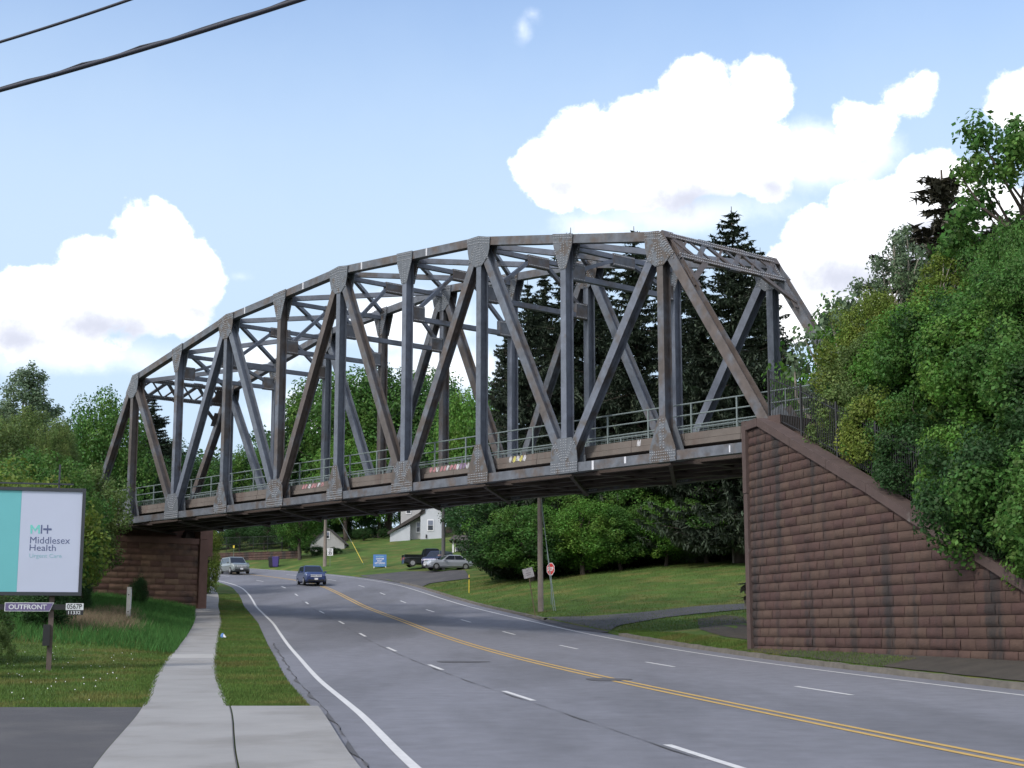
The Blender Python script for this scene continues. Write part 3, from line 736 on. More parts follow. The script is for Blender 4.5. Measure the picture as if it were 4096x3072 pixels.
cp.hexa([Vector((*a.xy, seatz-.34)), Vector((*(a-D*.11).xy, seatz-.34)), Vector((*(b-D*.11).xy, seatz-.34)), Vector((*b.xy, seatz-.34)), Vector((*a.xy, seatz+.01)), Vector((*(a-D*.4).xy, seatz+.01)), Vector((*(b-D*.4).xy, seatz+.01)), Vector((*b.xy, seatz+.01))])
c1 = LA0+NN*10-D*1.3; cp.box(Vector((c1.x, c1.y, DECK_Z-1.2)), (.25, 4.4, 1.2), 0, (D, NN, UP))
for zz0, zz1 in ((1.5, seatz-.02), (seatz, DECK_Z+.05)):
    c = LA0+NN*(LLEN-.25)-D*.35; cp.box(Vector((c.x, c.y, (zz0+zz1)/2)), (.55+(.0 if zz0 < 2 else -.02), .28, (zz1-zz0)/2), 0, (D, NN, UP))
cp.build('coping', mat('pilaster_stone', (.17, .095, .075), .9, .2, 2), ab2)
rw = MB()                                   # return wing along the footway
for i in range(8):
    y0 = 95.5+i*2.2; y1 = y0+2.2
    def rp(y, s_): return float(XC(y))+s_*float(sec(y))
    zt0 = DECK_Z-.2-.42*i*.8; zt1 = DECK_Z-.2-.42*(i+1)*.8
    lo = 1.5
    rw.hexa([(rp(y0,-11.75), y0, lo), (rp(y0,-13.6), y0, lo), (rp(y1,-13.6), y1, lo), (rp(y1,-11.75), y1, lo), (rp(y0,-11.75), y0, zt0), (rp(y0,-13.6), y0, zt0), (rp(y1,-13.6), y1, zt1), (rp(y1,-11.75), y1, zt1)])
rw.build('return_wall', M['stone_far'], ab2)

# iron fence on the wing wall
fe = thing('iron_fence', 'black iron picket fence standing along the top of the wing wall', 'fence', tuple(Vector((*(WA-WN*.5).xy, wtop(1)))))
u = .9
while u < WLEN-2.4:
    pn = MB(); uu = u
    pts = []
    def fp(uu, h): q = WA+WD*uu-WN*.48; return Vector((q.x, q.y, wtop(uu)+.3+h))
    for h in (.12, 1.42): pn.tube([fp(u, h), fp(u+2.3, h)], .02, 4)
    k = 0
    while uu < u+2.3: pn.tube([fp(uu, .02), fp(uu, 1.6)], .014, 4, cap=False); uu += .12
    pn.build('fence_panel', M['black'], fe)
    ps = MB(); ps.tube([fp(u, -.05), fp(u, 1.68)], .04, 4); ps.build('fence_post', M['black'], fe)
    u += 2.35
# ------------------------------------------------------------------ lettering
def text(name, body, width, height, o, ux, uz, m, parent, bold=0.0, lift=.004, nrm=None):
    cu_ = bpy.data.curves.new(name, 'FONT'); cu_.body = body; cu_.size = 1; cu_.extrude = 0; cu_.offset = bold; cu_.resolution_u = 3
    ob = bpy.data.objects.new(name, cu_); C.objects.link(ob)
    dg = bpy.context.evaluated_depsgraph_get(); me = bpy.data.meshes.new_from_object(ob.evaluated_get(dg))
    bpy.data.objects.remove(ob)
    co = np.array([v.co[:] for v in me.vertices]); lo = co.min(0); hi = co.max(0)
    n = nrm or ux.cross(uz).normalized(); off = wpos(parent)
    for v in me.vertices:
        a = (v.co.x-lo[0])/(hi[0]-lo[0])*width; b = (v.co.y-lo[1])/(hi[1]-lo[1])*height
        p = o+ux*a+uz*b+n*lift-off; v.co = p
    me.materials.clear(); me.materials.append(m); me.name = name
    o2 = bpy.data.objects.new(name, me); C.objects.link(o2); o2.parent = parent; return o2

# ------------------------------------------------------------------ billboard
BX = Vector((.966, .26, 0)).normalized(); BN = Vector((BX.y, -BX.x, 0))      # along the panel, and facing the camera
BR = at(338, 2160, 40.0)
def bbp(px, py):                           # point on the panel's front plane for a bearing
    dx, dy, dz = azel(px, py); d = Vector((dx, dy, dz)); c = Vector((0, 0, EYE)); t = (BR-c).dot(BN)/d.dot(BN); return c+d*t
post = bbp(205, 2660)-BN*-.0; gz = g(post.x, post.y)
bb = thing('billboard', 'white and teal roadside billboard on steel posts for a health centre', 'billboard', (post.x, post.y, gz))
zT = bbp(330, 1968).z; zB = bbp(320, 2369).z; xr = (bbp(325, 2100)-BR).dot(BX); XW = xr-5.6
def bq(a, z, lift=0.0): return Vector((BR.x, BR.y, 0))+BX*a+UP*z+BN*lift
xt = (bbp(78, 2160)-BR).dot(BX)
mb = MB(); mb.quad(bq(xt, zB, .05), bq(xr, zB, .05), bq(xr, zT, .05), bq(xt, zT, .05)); mb.quad(bq(xt, zB, -.02), bq(xt, zT, -.02), bq(xr, zT, -.02), bq(xr, zB, -.02)); mb.build('poster_sheet', M['poster_white'], bb)
mb = MB(); mb.quad(bq(XW, zB, .05), bq(xt-.003, zB, .05), bq(xt-.003, zT, .05), bq(XW, zT, .05)); mb.quad(bq(XW, zB, -.02), bq(XW, zT, -.02), bq(xt, zT, -.02), bq(xt, zB, -.02)); mb.build('poster_sheet', M['poster_teal'], bb)
fr = MB(); t_ = .085
for a0, a1, z0, z1 in ((XW-t_, xr+t_, zT, zT+t_), (XW-t_, xr+t_, zB-t_*1.1, zB), (xr, xr+t_, zB, zT), (XW-t_, XW, zB, zT)):
    c = (bq(a0, z0)+bq(a1, z1))/2; fr.box(c, ((a1-a0)/2, .09, (z1-z0)/2), 0, (BX, BN, UP))
fr.build('frame', M['frame'], bb)
for px, m_ in ((202, 'post'), (-480, 'post')):
    a = (bbp(px, 2500)-BR).dot(BX); p = bq(a, 0, -.15); z0 = g(p.x, p.y)-.3
    mb = MB()
    for dd in (-.05, .05): mb.box(Vector((p.x, p.y, (z0+zT)/2))+BN*dd, (.065, .008, (zT-z0)/2), 0, (BX, BN, UP))
    mb.box(Vector((p.x, p.y, (z0+zT)/2)), (.008, .045, (zT-z0)/2), 0, (BX, BN, UP)); mb.build('post', mat('rusty_post', (.1, .075, .065), .8, .3, 3), bb)
mb = MB(); a0 = (bbp(-600, 1925)-BR).dot(BX); a1 = (bbp(295, 1933)-BR).dot(BX); zc = bbp(200, 1933).z
mb.beam(bq(a0, zc, -.2), bq(a1, zc, -.2), .05, .04, UP); a2 = (bbp(236, 1930)-BR).dot(BX); mb.beam(bq(a2, zT, -.2), bq(a2, bbp(236, 1855).z, -.2), .05, .05, BN); mb.build('catwalk_rail', M['frame'], bb)
zc = bbp(200, 2428).z; mb = MB(); mb.beam(bq(XW, zc, -.05), bq((bbp(300, 2420)-BR).dot(BX), zc, -.05), .14, .05, BN); mb.build('name_rail', M['black'], bb)
a0 = (bbp(18, 2430)-BR).dot(BX); a1 = (bbp(215, 2430)-BR).dot(BX); h = .115
def slant(lift, gx, gz_, m):
    mb = MB(); mb.quad(bq(a0+gx, zc-h+gz_, lift), bq(a1-.1-gx*.6, zc-h+gz_, lift), bq(a1-gx, zc+h-gz_, lift), bq(a0+gx, zc+h-gz_, lift)); return mb
pl_ = slant(.0, 0, 0, 0).build('name_plate', M['plate_white'], bb); slant(.006, .018, .016, 0).build('plate_field', M['purple'], bb)
text('plate_lettering', 'OUTFRONT', a1-a0-.28, .125, bq(a0+.1, zc-.062, .01), BX, UP, M['plate_white'], bb, .018, 0)
a0 = (bbp(263, 2430)-BR).dot(BX); a1 = (bbp(334, 2430)-BR).dot(BX); z0 = bbp(300, 2440).z; z1 = bbp(300, 2413).z
mb = MB(); mb.quad(bq(a0, z0, .0), bq(a1, z0, .0), bq(a1, z1, .0), bq(a0, z1, .0)); mb.build('number_plate', M['plate_white'], bb)
text('number_lettering', '0567P', a1-a0-.07, .135, bq(a0+.03, z0+.025, .006), BX, UP, M['black'], bb, .01, 0)
mb = MB(); mb.quad(bq(a0+.02, z0-.13, -.002), bq(a1, z0-.13, -.002), bq(a1, z0-.004, -.002), bq(a0+.02, z0-.004, -.002)); mb.build('number_plate', M['black'], bb)
text('number_lettering', '11332', a1-a0-.14, .085, bq(a0+.07, z0-.11, .004), BX, UP, M['plate_white'], bb, .01, 0)
a0 = (bbp(172, 2530)-BR).dot(BX); a1 = (bbp(200, 2530)-BR).dot(BX); z0 = bbp(186, 2583).z; z1 = bbp(186, 2498).z
mb = MB(); mb.box((bq(a0, z0, -.02)+bq(a1, z1, -.02))/2, ((a1-a0)/2, .1, (z1-z0)/2), 0, (BX, BN, UP)); mb.build('meter_box', M['black'], bb)
def tpx(body, x0, x1, ytop, ybot, m, name='lettering', bold=0.0):
    A = bbp(x0, ybot); B_ = bbp(x1, ybot); T_ = bbp((x0+x1)/2, ytop); a = (A-BR).dot(BX); b = (B_-BR).dot(BX)
    text(name, body, b-a, T_.z-bbp((x0+x1)/2, ybot).z, bq(a, A.z, .054), BX, UP, m, bb, bold, 0)
tpx('Middlesex', 120, 280, 2147, 2174, M['logo_navy'])
tpx('Health', 118, 223, 2178, 2203, M['logo_navy'])
tpx('Urgent Care', 117, 246, 2214, 2236, M['logo_pale'])
lg = MB()
def lpt(x, y): q = bbp(x, y); return bq((q-BR).dot(BX), q.z, .0545)
for poly_ in (((122, 2135), (129, 2135), (129, 2100), (122, 2100)), ((129, 2100), (129, 2111), (141, 2127), (141, 2117)), ((141, 2117), (141, 2127), (153, 2111), (153, 2100)), ((153, 2135), (160, 2135), (160, 2100), (153, 2100))):
    lg.poly([lpt(*q) for q in poly_])
lg.build('logo', M['logo_green'], bb); lg = MB()
def lbar(x0, x1, y0, y1):
    A = bbp(x0, y1); B_ = bbp(x1, y0); a = (A-BR).dot(BX); b = (B_-BR).dot(BX); lg.quad(bq(a, A.z, .055), bq(b, A.z, .055), bq(b, B_.z, .055), bq(a, B_.z, .055))
lbar(163, 170, 2100, 2135)
A = bbp(173, 2121); B_ = bbp(207, 2114); a = (A-BR).dot(BX); b = (B_-BR).dot(BX)
lg.quad(bq(a, A.z, .056), bq(b, A.z, .056), bq(b, B_.z, .056), bq(a, B_.z, .056)); lg.build('logo', M['logo_navy'], bb)
lg = MB(); lbar(187, 194, 2100, 2135); lg.build('logo', M['logo_navy'], bb)

# ------------------------------------------------------------------ poles, wires, signs
def ground_at(px, Y): dx, dy, dz = azel(px, 2400); x = dx/dy*Y; return Vector((x, Y, g(x, Y)))
def pole(px, Y, h, label, m, r=.15, lean=0.0):
    p = ground_at(px, Y); t = thing('utility_pole', label, 'pole', tuple(p), group='utility poles by the road'); mb = MB()
    mb.tube([p-UP*.3, p+UP*h*.5+Vector((lean*.5, 0, 0)), p+UP*h+Vector((lean, 0, 0))], [r, r*.88, r*.75], 12); mb.build('post', m, t, smooth=True); return t, p+UP*h+Vector((lean, 0, 0))
p1, top1 = pole(2163, 88, 7.9, 'brown wooden utility pole in the lawn beside the stop sign', M['pole'], .17, -.05)
p2, top2 = pole(1296, 166, 8.2, 'pale wooden utility pole beside the 35 speed limit sign', M['pole'], .2)
p3, top3 = pole(1772, 146, 9.2, 'dark utility pole in front of the silver sedan', M['pole_dark'], .2)
def wire(name, pts, r, m, label, cat='wire', group=None, n=4):
    mb = MB(); mb.tube(pts, r, n); o = mb.build(name, m, smooth=True); tag(o, label, cat, group); return o
def sag(a, b, s, n=16): return [a.lerp(b, i/n)-UP*s*4*(i/n)*(1-i/n) for i in range(n+1)]
wire('overhead_wire', sag(top3-UP*.4, top1-UP*.5, .75), .018, M['black'], 'thin black wire sagging between two wooden poles below the bridge')
gA = ground_at(2214, 87.5); gB = ground_at(2222, 87)
wire('guy_wire', [top1-UP*.3, gA], .018, M['rail'], 'left one of two thin guy wires anchoring the pole beside the stop sign', group='guy wires of the lawn pole')
wire('guy_wire', [top1-UP*1.0, gB], .018, M['rail'], 'right one of two thin guy wires anchoring the pole beside the stop sign', group='guy wires of the lawn pole')
gc = ground_at(1452, 163); t = thing('guy_wire', 'guy wire with a yellow guard on the grass bank below the white house', 'wire', tuple(gc))
mb = MB(); mb.tube([top2-UP*.3, gc], .02, 4); mb.build('wire', M['rail'], t); mb = MB(); mb.tube([gc+(top2-gc)*.02+Vector((0, -.05, 0)), gc+(top2-gc)*.3+Vector((0, -.05, 0))], .028, 6); mb.build('guard', M['yellow'], t)
# thick cables overhead
def cable(a, b, r, s, label):
    A = at(*a); B_ = at(*b); d = B_-A; pts = []
    for i in range(-60, 61):
        u = i/10.0; q = A+d*(u+.5); q.z += s*((u)**2-.25); 
        pts.append(q)
    return wire('overhead_cable', pts, r, mat('cable_sheath', (.02, .022, .035), .5), label, 'cable', n=8)
cable((0, 360, 21), (1200, -2, 18.2), .036, .12, 'lower and thicker of the two black overhead cables in the top left sky')
cable((0, 168, 22), (520, -2, 20.6), .023, .05, 'upper and thinner of the two black overhead cables in the top left sky')
mb = MB()
A = at(0, 352, 20.98); B_ = at(1200, -12, 18.2); d = B_-A
mb.tube([A+d*(u/10)+UP*(.12*((u/10-.5)**2-.25)+.02*math.sin(u*9)) for u in range(-5, 18)], .014, 5); tag(mb.build('overhead_cable', M['black'], smooth=True), 'slim lashed wire running along the thicker overhead cable', 'cable')

# stop sign
def plate(pts, o, ux, uz, th=.01): 
    mb = MB(); n = ux.cross(uz).normalized(); f = [o+ux*a+uz*b+n*th for a, b in pts]; bk = [o+ux*a+uz*b for a, b in pts]
    mb.poly(f); mb.poly(bk[::-1])
    for i in range(len(pts)): j = (i+1) % len(pts); mb.quad(f[j], f[i], bk[i], bk[j])
    return mb
def octo(r): return [(r*math.cos(math.pi/8+i*math.pi/4), r*math.sin(math.pi/8+i*math.pi/4)) for i in range(8)]
p = ground_at(2205, 92); st = thing('stop_sign', 'red octagonal stop sign on a thin post at the side drive', 'sign', tuple(p))
sx = Vector((.6, -.8, 0)).normalized(); c = Vector((p.x, p.y, at(2204, 2276, 92).z))
mb = MB(); mb.beam(p-UP*.2, c+UP*.36, .06, .04, sx); mb.build('post', M['sign_post'], st)
nrm = sx.cross(UP); o_ = c+nrm*.03
plate(octo(.4), o_, sx, UP).build('border', M['white'], st); plate(octo(.365), o_+nrm*.006, sx, UP).build('face', M['red'], st)
text('lettering', 'STOP', .56, .25, o_-sx*.28-UP*.125+nrm*.022, sx, UP, M['white'], st, .03, 0)
# speed limit sign
p = ground_at(1317, 165); st = thing('speed_limit_sign', 'white 35 speed limit sign on a post by the pale utility pole', 'sign', tuple(p))
c = Vector((p.x, p.y, at(1318, 2208, 165).z)); sx = Vector((1, 0, 0)); nrm = Vector((0, -1, 0))
mb = MB(); mb.beam(p-UP*.2, c, .07, .05, sx); mb.build('post', M['sign_post'], st)
R4 = lambda w_, h_: [(-w_, -h_), (w_, -h_), (w_, h_), (-w_, h_)]
plate(R4(.31, .39), c+nrm*.04, sx, UP).build('panel', M['white'], st)
text('lettering', '35', .4, .3, c+nrm*.06-sx*.2-UP*.3, sx, UP, M['black'], st, .03, 0); text('lettering', 'SPEED', .4, .12, c+nrm*.06-sx*.2+UP*.2, sx, UP, M['black'], st, .01, 0); text('lettering', 'LIMIT', .36, .12, c+nrm*.06-sx*.18+UP*.04, sx, UP, M['black'], st, .01, 0)
# leaning small sign
p = ground_at(2145, 84.5); st = thing('leaning_sign', 'faded white sign on a rusty post leaning left beside the pole', 'sign', tuple(p))
tp = Vector((at(2113, 2292, 84.5)))
mb = MB(); mb.beam(p-UP*.2, tp, .06, .05, Vector((0, 1, 0))); mb.build('post', mat('rusty_sign_post', (.13, .1, .06), .9), st)
uz = (tp-p).normalized(); sx = Vector((uz.z, 0, -uz.x)).normalized(); sx = (sx+Vector((0, 0, .08))).normalized(); uz = sx.cross(Vector((0, 1, 0)))*-1; uz = uz if uz.z > 0 else -uz
plate(R4(.29, .27), tp+Vector((0, -.04, 0)), sx, uz).build('panel', mat('faded_panel', (.42, .4, .4), .8, .15, 6), st)
mk_ = MB()
for a, b, w_ in ((-.1, .12, .12), (-.15, -.02, .3), (-.12, -.12, .24)): mk_.quad(*[tp+Vector((0, -.058, 0))+sx*x_+uz*z_ for x_, z_ in ((a, b), (a+w_, b), (a+w_, b+.03), (a, b+.03))])
mk_.build('faded_marks', mat('faded_mark', (.22, .18, .2), .9), st)
# blue lettering board
p = ground_at(1517, 157); st = thing('sidewalk_board', 'blue A frame board with white lettering on the grass by the parking apron', 'sign', tuple(p), .12)
mb = MB(); 
for sy in (-1, 1):
    mb2 = MB(); P8 = []
    z0, z1 = .12, 1.38
    for z, y in ((z0, sy*.32), (z1, sy*.05)):
        P8 += [(-.68, y-.02, z), (.68, y-.02, z), (.68, y+.02, z), (-.68, y+.02, z)]
    mb2.hexa(P8); mb2.build('board', M['blue'], st, local=True)
    for sx_ in (-.6, .6):
        m3 = MB(); m3.box((sx_, sy*.34, .07), (.04, .03, .09)); m3.build('foot', M['white'], st, local=True)
def loctext(body, w_, h_, x, z, m, par, sl=.214, bold=.02, y0=-.345):
    o2 = text('lettering', body, w_, h_, Vector((0, 0, 0)), Vector((1, 0, 0)), Vector((0, 0, 1)), m, par, bold, 0)
    off = wpos(par)
    for v in o2.data.vertices:
        q = v.co+off; zz = z+q.z; v.co = Vector((x+q.x, y0+(zz-.12)*sl-.02, zz))
loctext('CUSTOM', .8, .16, -.4, .86, M['white'], st); loctext('BOAT', .5, .16, -.25, .64, M['white'], st); loctext('LETTERING', 1.05, .17, -.52, .4, M['white'], st)
mb = MB()
for i in range(14):
    x0 = -.42+i*.058; x1 = x0+.058; za = 1.2+.045*math.sin(i*2.2)-abs(i-7)*.004; zb = 1.2+.045*math.sin((i+1)*2.2)-abs(i-6)*.004
    mb.quad(*[(x_, -.345+(z_-.12)*.214-.02, z_) for x_, z_ in ((x0, za-.02), (x1, zb-.02), (x1, zb+.02), (x0, za+.02))])
mb.build('faded_script', mat('pale_mark', (.35, .6, .5), .7), st, local=True)
mb = MB(); mb.quad(*[(x_, -.345+(z_-.12)*.214-.02, z_) for x_, z_ in ((-.5, .25), (.52, .25), (.52, .3), (-.5, .3))]); mb.build('stripe', M['logo_pale'], st, local=True)
# marker posts
p = ground_at(1876, 112); st = thing('marker_post', 'thin yellow marker post standing alone in the right lawn', 'post', tuple(p)); mb = MB(); mb.tube([p-UP*.1, p+UP*1.35], .035, 6); mb.build('stake', M['yellow'], st); mb = MB(); mb.tube([p+UP*1.0, p+UP*1.12], .042, 6); mb.build('band', M['black'], st)
p = unproj(515, 2489); p.z = g(p.x, p.y); st = thing('marker_post', 'weathered white square post in tall grass left of the footway', 'post', tuple(p))
hp = at(507, 2348, p.y).z-p.z
mb = MB(); mb.box(p+UP*hp/2+Vector((-.03, 0, 0)), (.085, .085, hp/2)); mb.build('post', mat('weathered_white', (.42, .4, .36), .9, .15, 4), st)
mb = MB(); mb.box(p+UP*(hp*.78)+Vector((-.03, -.088, 0)), (.03, .006, .02)); mb.build('bolt', M['black'], st); mb = MB(); mb.box(p+UP*(hp*.3)+Vector((-.03, -.088, 0)), (.03, .006, .02)); mb.build('bolt', M['black'], st)
mb = MB(); mb.box(p+UP*(hp*.65)+Vector((.058, -.0, 0)), (.006, .06, hp*.28)); mb.build('strip', M['white'], st)
# small yellow sign beyond the van, and construction sign back by the dark pole
p = ground_at(929, 181); st = thing('hazard_marker', 'tiny yellow hazard marker behind the silver minivan', 'sign', tuple(p)); mb = MB(); mb.beam(p, p+UP*2.2, .06, .05, UP.cross(BN)); mb.build('post', M['sign_post'], st)
plate(R4(.1, .16), p+UP*2.1+Vector((0, -.05, 0)), Vector((1, 0, 0)), UP).build('panel', M['yellow'], st)
p = ground_at(1757, 146.5); st = thing('notice_sign', 'faded pink notice sign left of the dark utility pole', 'sign', tuple(p)); mb = MB(); mb.beam(p, p+UP*2.0, .05, .05, BN); mb.build('post', M['sign_post'], st)
plate(R4(.17, .27), Vector((p.x, p.y-.05, at(1757, 2230, 146.5).z)), Vector((1, 0, 0)), UP).build('panel', mat('faded_pink', (.4, .25, .24), .8), st)
# litter on the verge
p = unproj(893, 2552); p.z = g(p.x, p.y)+.02
lt = thing('snack_packet', 'crumpled blue and white packet on the grass edge by the footway', 'litter', tuple(p))
mb = MB(); mb.hexa([(-.13, -.05, 0), (.0, -.07, 0), (.02, .06, 0), (-.1, .07, 0), (-.09, -.02, .15), (.0, -.03, .19), (.01, .02, .18), (-.07, .02, .13)]); mb.build('packet', M['blue'], lt, local=True)
mb = MB(); mb.hexa([(.0, -.06, .0), (.12, -.05, 0), (.13, .05, 0), (.02, .05, 0), (.01, -.02, .15), (.05, -.03, .12), (.05, .02, .11), (.015, .02, .15)]); mb.build('foil', M['white'], lt, local=True)

# ------------------------------------------------------------------ vehicles (x forward, y left, origin on the ground at the centre)
def pane(hx, face, u0, u1, v0, v1, lift):
    a, b, c, d = [Vector(hx[i]) for i in face]      # a,b bottom; d,c top
    n = (b-a).cross(d-a).normalized()
    def q(u, v): return (a.lerp(b, u)).lerp(d.lerp(c, u), v)+n*lift
    return [q(u0, v0), q(u1, v0), q(u1, v1), q(u0, v1)]
def vehicle(name, label, cat, loc, heading, paint, L, Wd, Hh, belt, hoodz, xw, xr0, xr1, xb, wr=.33, tailz=None, bed=False, grille=True):
    t = thing(name, label, cat, tuple(loc), heading)
    w = Wd/2; tz = tailz or belt; mb = MB()
    # lower body loft
    xs = [-L/2, -L/2+.12, -L/2+.55, xb, (xw+xb)/2, xw, (xw+L/2)/2, L/2-.3, L/2-.06, L/2]
    top = [tz-.25, tz-.06, tz, belt, belt, belt, (belt+hoodz)/2+.04, hoodz, hoodz-.14, hoodz-.3]
    hw = [.84, .93, .98, 1, 1, 1, .98, .93, .85, .78]
    rings = []
    for x, zt, k in zip(xs, top, hw):
        z0 = .22 if abs(x) < L/2-.2 else .32
        rings.append([(x, -w*k*.9, z0), (x, -w*k, z0+.14), (x, -w*k*1.0, zt-.22), (x, -w*k*.93, zt-.03), (x, -w*k*.7, zt+.015), (x, w*k*.7, zt+.015), (x, w*k*.93, zt-.03), (x, w*k, zt-.22), (x, w*k, z0+.14), (x, w*k*.9, z0)])
    for r_ in rings: mb.v += r_
    for i in range(len(rings)-1):
        for j in range(10):
            a = i*10+j; b = i*10+(j+1) % 10; mb.f.append((a, b, b+10, a+10)); mb.m.append(0)
    mb.f.append(tuple(range(9, -1, -1))); mb.m.append(0); mb.f.append(tuple(range(len(rings)*10-10, len(rings)*10))); mb.m.append(0)
    gb = w*.93; gt = w*.74; x1 = xw; x0 = xb
    hx = [(x0, -gb, belt-.04), (x1, -gb, belt-.04), (x1, gb, belt-.04), (x0, gb, belt-.04), (xr1, -gt, Hh-.03), (xr0, -gt, Hh-.03), (xr0, gt, Hh-.03), (xr1, gt, Hh-.03)]
    mb.hexa(hx); cxr = (xr0+xr1)/2
    mb.hexa([(xr1, -gt, Hh-.03), (xr0, -gt, Hh-.03), (xr0, gt, Hh-.03), (xr1, gt, Hh-.03), (xr1+.15, -gt*.8, Hh+.01), (xr0-.15, -gt*.8, Hh+.01), (xr0-.15, gt*.8, Hh+.01), (xr1+.15, gt*.8, Hh+.01)])
    if bed:
        for sy in (-1, 1): mb.box(((-L/2+xb)/2, sy*(w-.06), belt-.02), ((xb+L/2)/2-.02, .05, .12))
    body = mb.build('body', paint, t, local=True, smooth=False)
    def part(nm, m, fn): q = MB(); fn(q); return q.build(nm, m, t, local=True)
    part('windscreen', M['glass'], lambda q: q.quad(*pane(hx, (1, 2, 6, 5), .05, .95, .1, .93, .008)))
    part('rear_window', M['glass'], lambda q: q.quad(*pane(hx, (3, 0, 4, 7), .08, .92, .15, .9, .008)))
    nwin = 1 if bed else (3 if L > 4.8 and not bed and Hh > 1.6 else 2)
    for i in range(nwin):
        u0 = .06+.88*i/nwin+.01; u1 = .06+.88*(i+1)/nwin-.01
        part('side_window', M['glass'], lambda q: q.quad(*pane(hx, (0, 1, 5, 4), u0, u1, .14, .9, .008)))
        part('side_window', M['glass'], lambda q: q.quad(*pane(hx, (2, 3, 7, 6), 1-u1, 1-u0, .14, .9, .008)))
    for sx in (L/2-.82, -L/2+.85):
        for sy in (-1, 1):
            wh = MB(); wh.tube([(sx, sy*(w-.2), wr), (sx, sy*(w+.015), wr)], wr, 20); wo = wh.build('wheel', M['rubber'], t, local=True)
            rm = MB(); rm.tube([(sx, sy*(w-.02), wr), (sx, sy*(w+.03), wr)], wr*.6, 14); rm.build('rim', M['rim'], wo, local=True)
    for sy in (-1, 1):
        part('headlight', M['lamp'], lambda q: q.hexa([(L/2-.1, sy*w*.52, hoodz-.34), (L/2+.015, sy*w*.45, hoodz-.34), (L/2-.13, sy*w*.86, hoodz-.31), (L/2-.3, sy*w*.86, hoodz-.31), (L/2-.12, sy*w*.5, hoodz-.17), (L/2-.02, sy*w*.45, hoodz-.18), (L/2-.17, sy*w*.87, hoodz-.13), (L/2-.32, sy*w*.86, hoodz-.13)]))
        part('tail_light', M['tail'], lambda q: q.box((-L/2-.005, sy*w*.72, tz-.3), (.03, .09, .12)))
        part('mirror', paint, lambda q: q.box((xw-.25, sy*(w+.09), belt+.06), (.06, .1, .07)))
    if grille:
        part('grille', M['chrome'], lambda q: [q.box((L/2+.012, 0, hoodz-.27+dz), (.02, w*.5, .038)) for dz in (-.075, .045)]+[q.box((L/2+.011, 0, hoodz-.285), (.02, .04, .1))])
    part('bumper', M['black'], lambda q: q.box((L/2-.02, 0, .36), (.05, w*.72, .07)))
    part('licence_plate', M['white'], lambda q: q.box((L/2+.035, 0, .47), (.01, .15, .075)))
    return t
def ground_road(px, Y): dx, dy, dz = azel(px, 2350); x = dx/dy*Y; return Vector((x, Y, float(P(Y))+EYE))
def head(dx, dy): return math.atan2(dy, dx)
silver = carpaint('silver_green_paint', (.2, .225, .22)); 
vehicle('minivan', 'silver minivan driving toward the camera on the far bend', 'minivan', ground_road(936, 157), head(.46, -.89), silver, 4.95, 1.95, 1.76, 1.06, 1.0, 1.35, .5, -2.2, -2.38)
vehicle('suv', 'dark blue crossover driving toward the camera in the lane left of the yellow line', 'car', ground_road(1245, 132), head(.3, -.95), carpaint('blue_paint', (.035, .055, .16)), 4.7, 1.92, 1.68, 1.05, 1.02, 1.1, .35, -1.9, -2.25)
def gp(px, Y): q = ground_at(px, Y); q.z += .05; return q
vehicle('pickup_truck', 'black pickup truck parked on the apron with its open bed to the left', 'pickup truck', gp(1716, 152), head(.97, .22), carpaint('black_paint', (.012, .016, .016)), 5.4, 1.95, 1.85, 1.12, 1.08, 1.35, .75, -.55, -.75, wr=.38, bed=True)
vehicle('suv', 'dark navy car parked nose out behind the dark utility pole', 'car', gp(1752, 147.5), head(-.35, -.94), carpaint('navy_paint', (.02, .022, .06)), 4.7, 1.9, 1.75, 1.05, 1.02, 1.2, .4, -1.8, -2.2)
vehicle('sedan', 'silver four door sedan parked nose left at the apron edge', 'car', gp(1792, 144), head(-.93, -.36), carpaint('silver_paint', (.42, .45, .5)), 4.6, 1.8, 1.42, .93, .9, .95, .2, -1.0, -1.75, wr=.32)

# ------------------------------------------------------------------ buildings
def wbox(mb, x0, x1, y0, y1, z0, z1, mi=0): mb.box(((x0+x1)/2, (y0+y1)/2, (z0+z1)/2), ((x1-x0)/2, (y1-y0)/2, (z1-z0)/2), mi)
def window(par, x, z, w_, h_, y, m=None):
    f = MB(); 
    wbox(f, x-w_/2-.1, x+w_/2+.1, y-.05, y+.02, z-.1, z+h_+.1); fo = f.build('window', M['white'], par, local=True)
    for k in range(2):
        p_ = MB(); wbox(p_, x-w_/2, x+w_/2, y-.07, y-.045, z+k*h_/2+.02, z+(k+1)*h_/2-.03); p_.build('pane', M['glass'] if k == 0 else mat('pane_painted_reflection', (.16, .18, .24), .15), fo, local=True)  # upper pane: reflection put into the glass as a paler base colour
YH = 188.0; hp = ground_at(1692, YH); hs = thing('house', 'white clapboard house with a gabled wing on top of the grass bank', 'house', (hp.x, hp.y, hp.z))
def hx_(px): return at(px, 2100, YH).x-hp.x
def hz_(py): return at(1700, py, YH).z-hp.z
mb = MB(); xa, xb_ = hx_(1682), hx_(1766); wbox(mb, xa, xb_, 0, 5, -.6, hz_(2050)); mb.poly([(xa, 0, hz_(2050)), (xb_, 0, hz_(2050)), ((xa+xb_)/2, 0, hz_(2000))]); mb.build('wing_wall', M['siding'], hs, local=True)
for i in range(18): pass
mb = MB(); xc = (xa+xb_)/2
for s_ in (-1, 1):
    e = xc+s_*(xb_-xa)/2*1.12; mb.hexa([(e, -.3, hz_(2050)-.15), (xc, -.3, hz_(2000)), (xc, 5, hz_(2000)), (e, 5, hz_(2050)-.15), (e, -.3, hz_(2050)), (xc, -.3, hz_(2000)+.15), (xc, 5, hz_(2000)+.15), (e, 5, hz_(2050))])
mb.build('roof', M['roof'], hs, local=True)
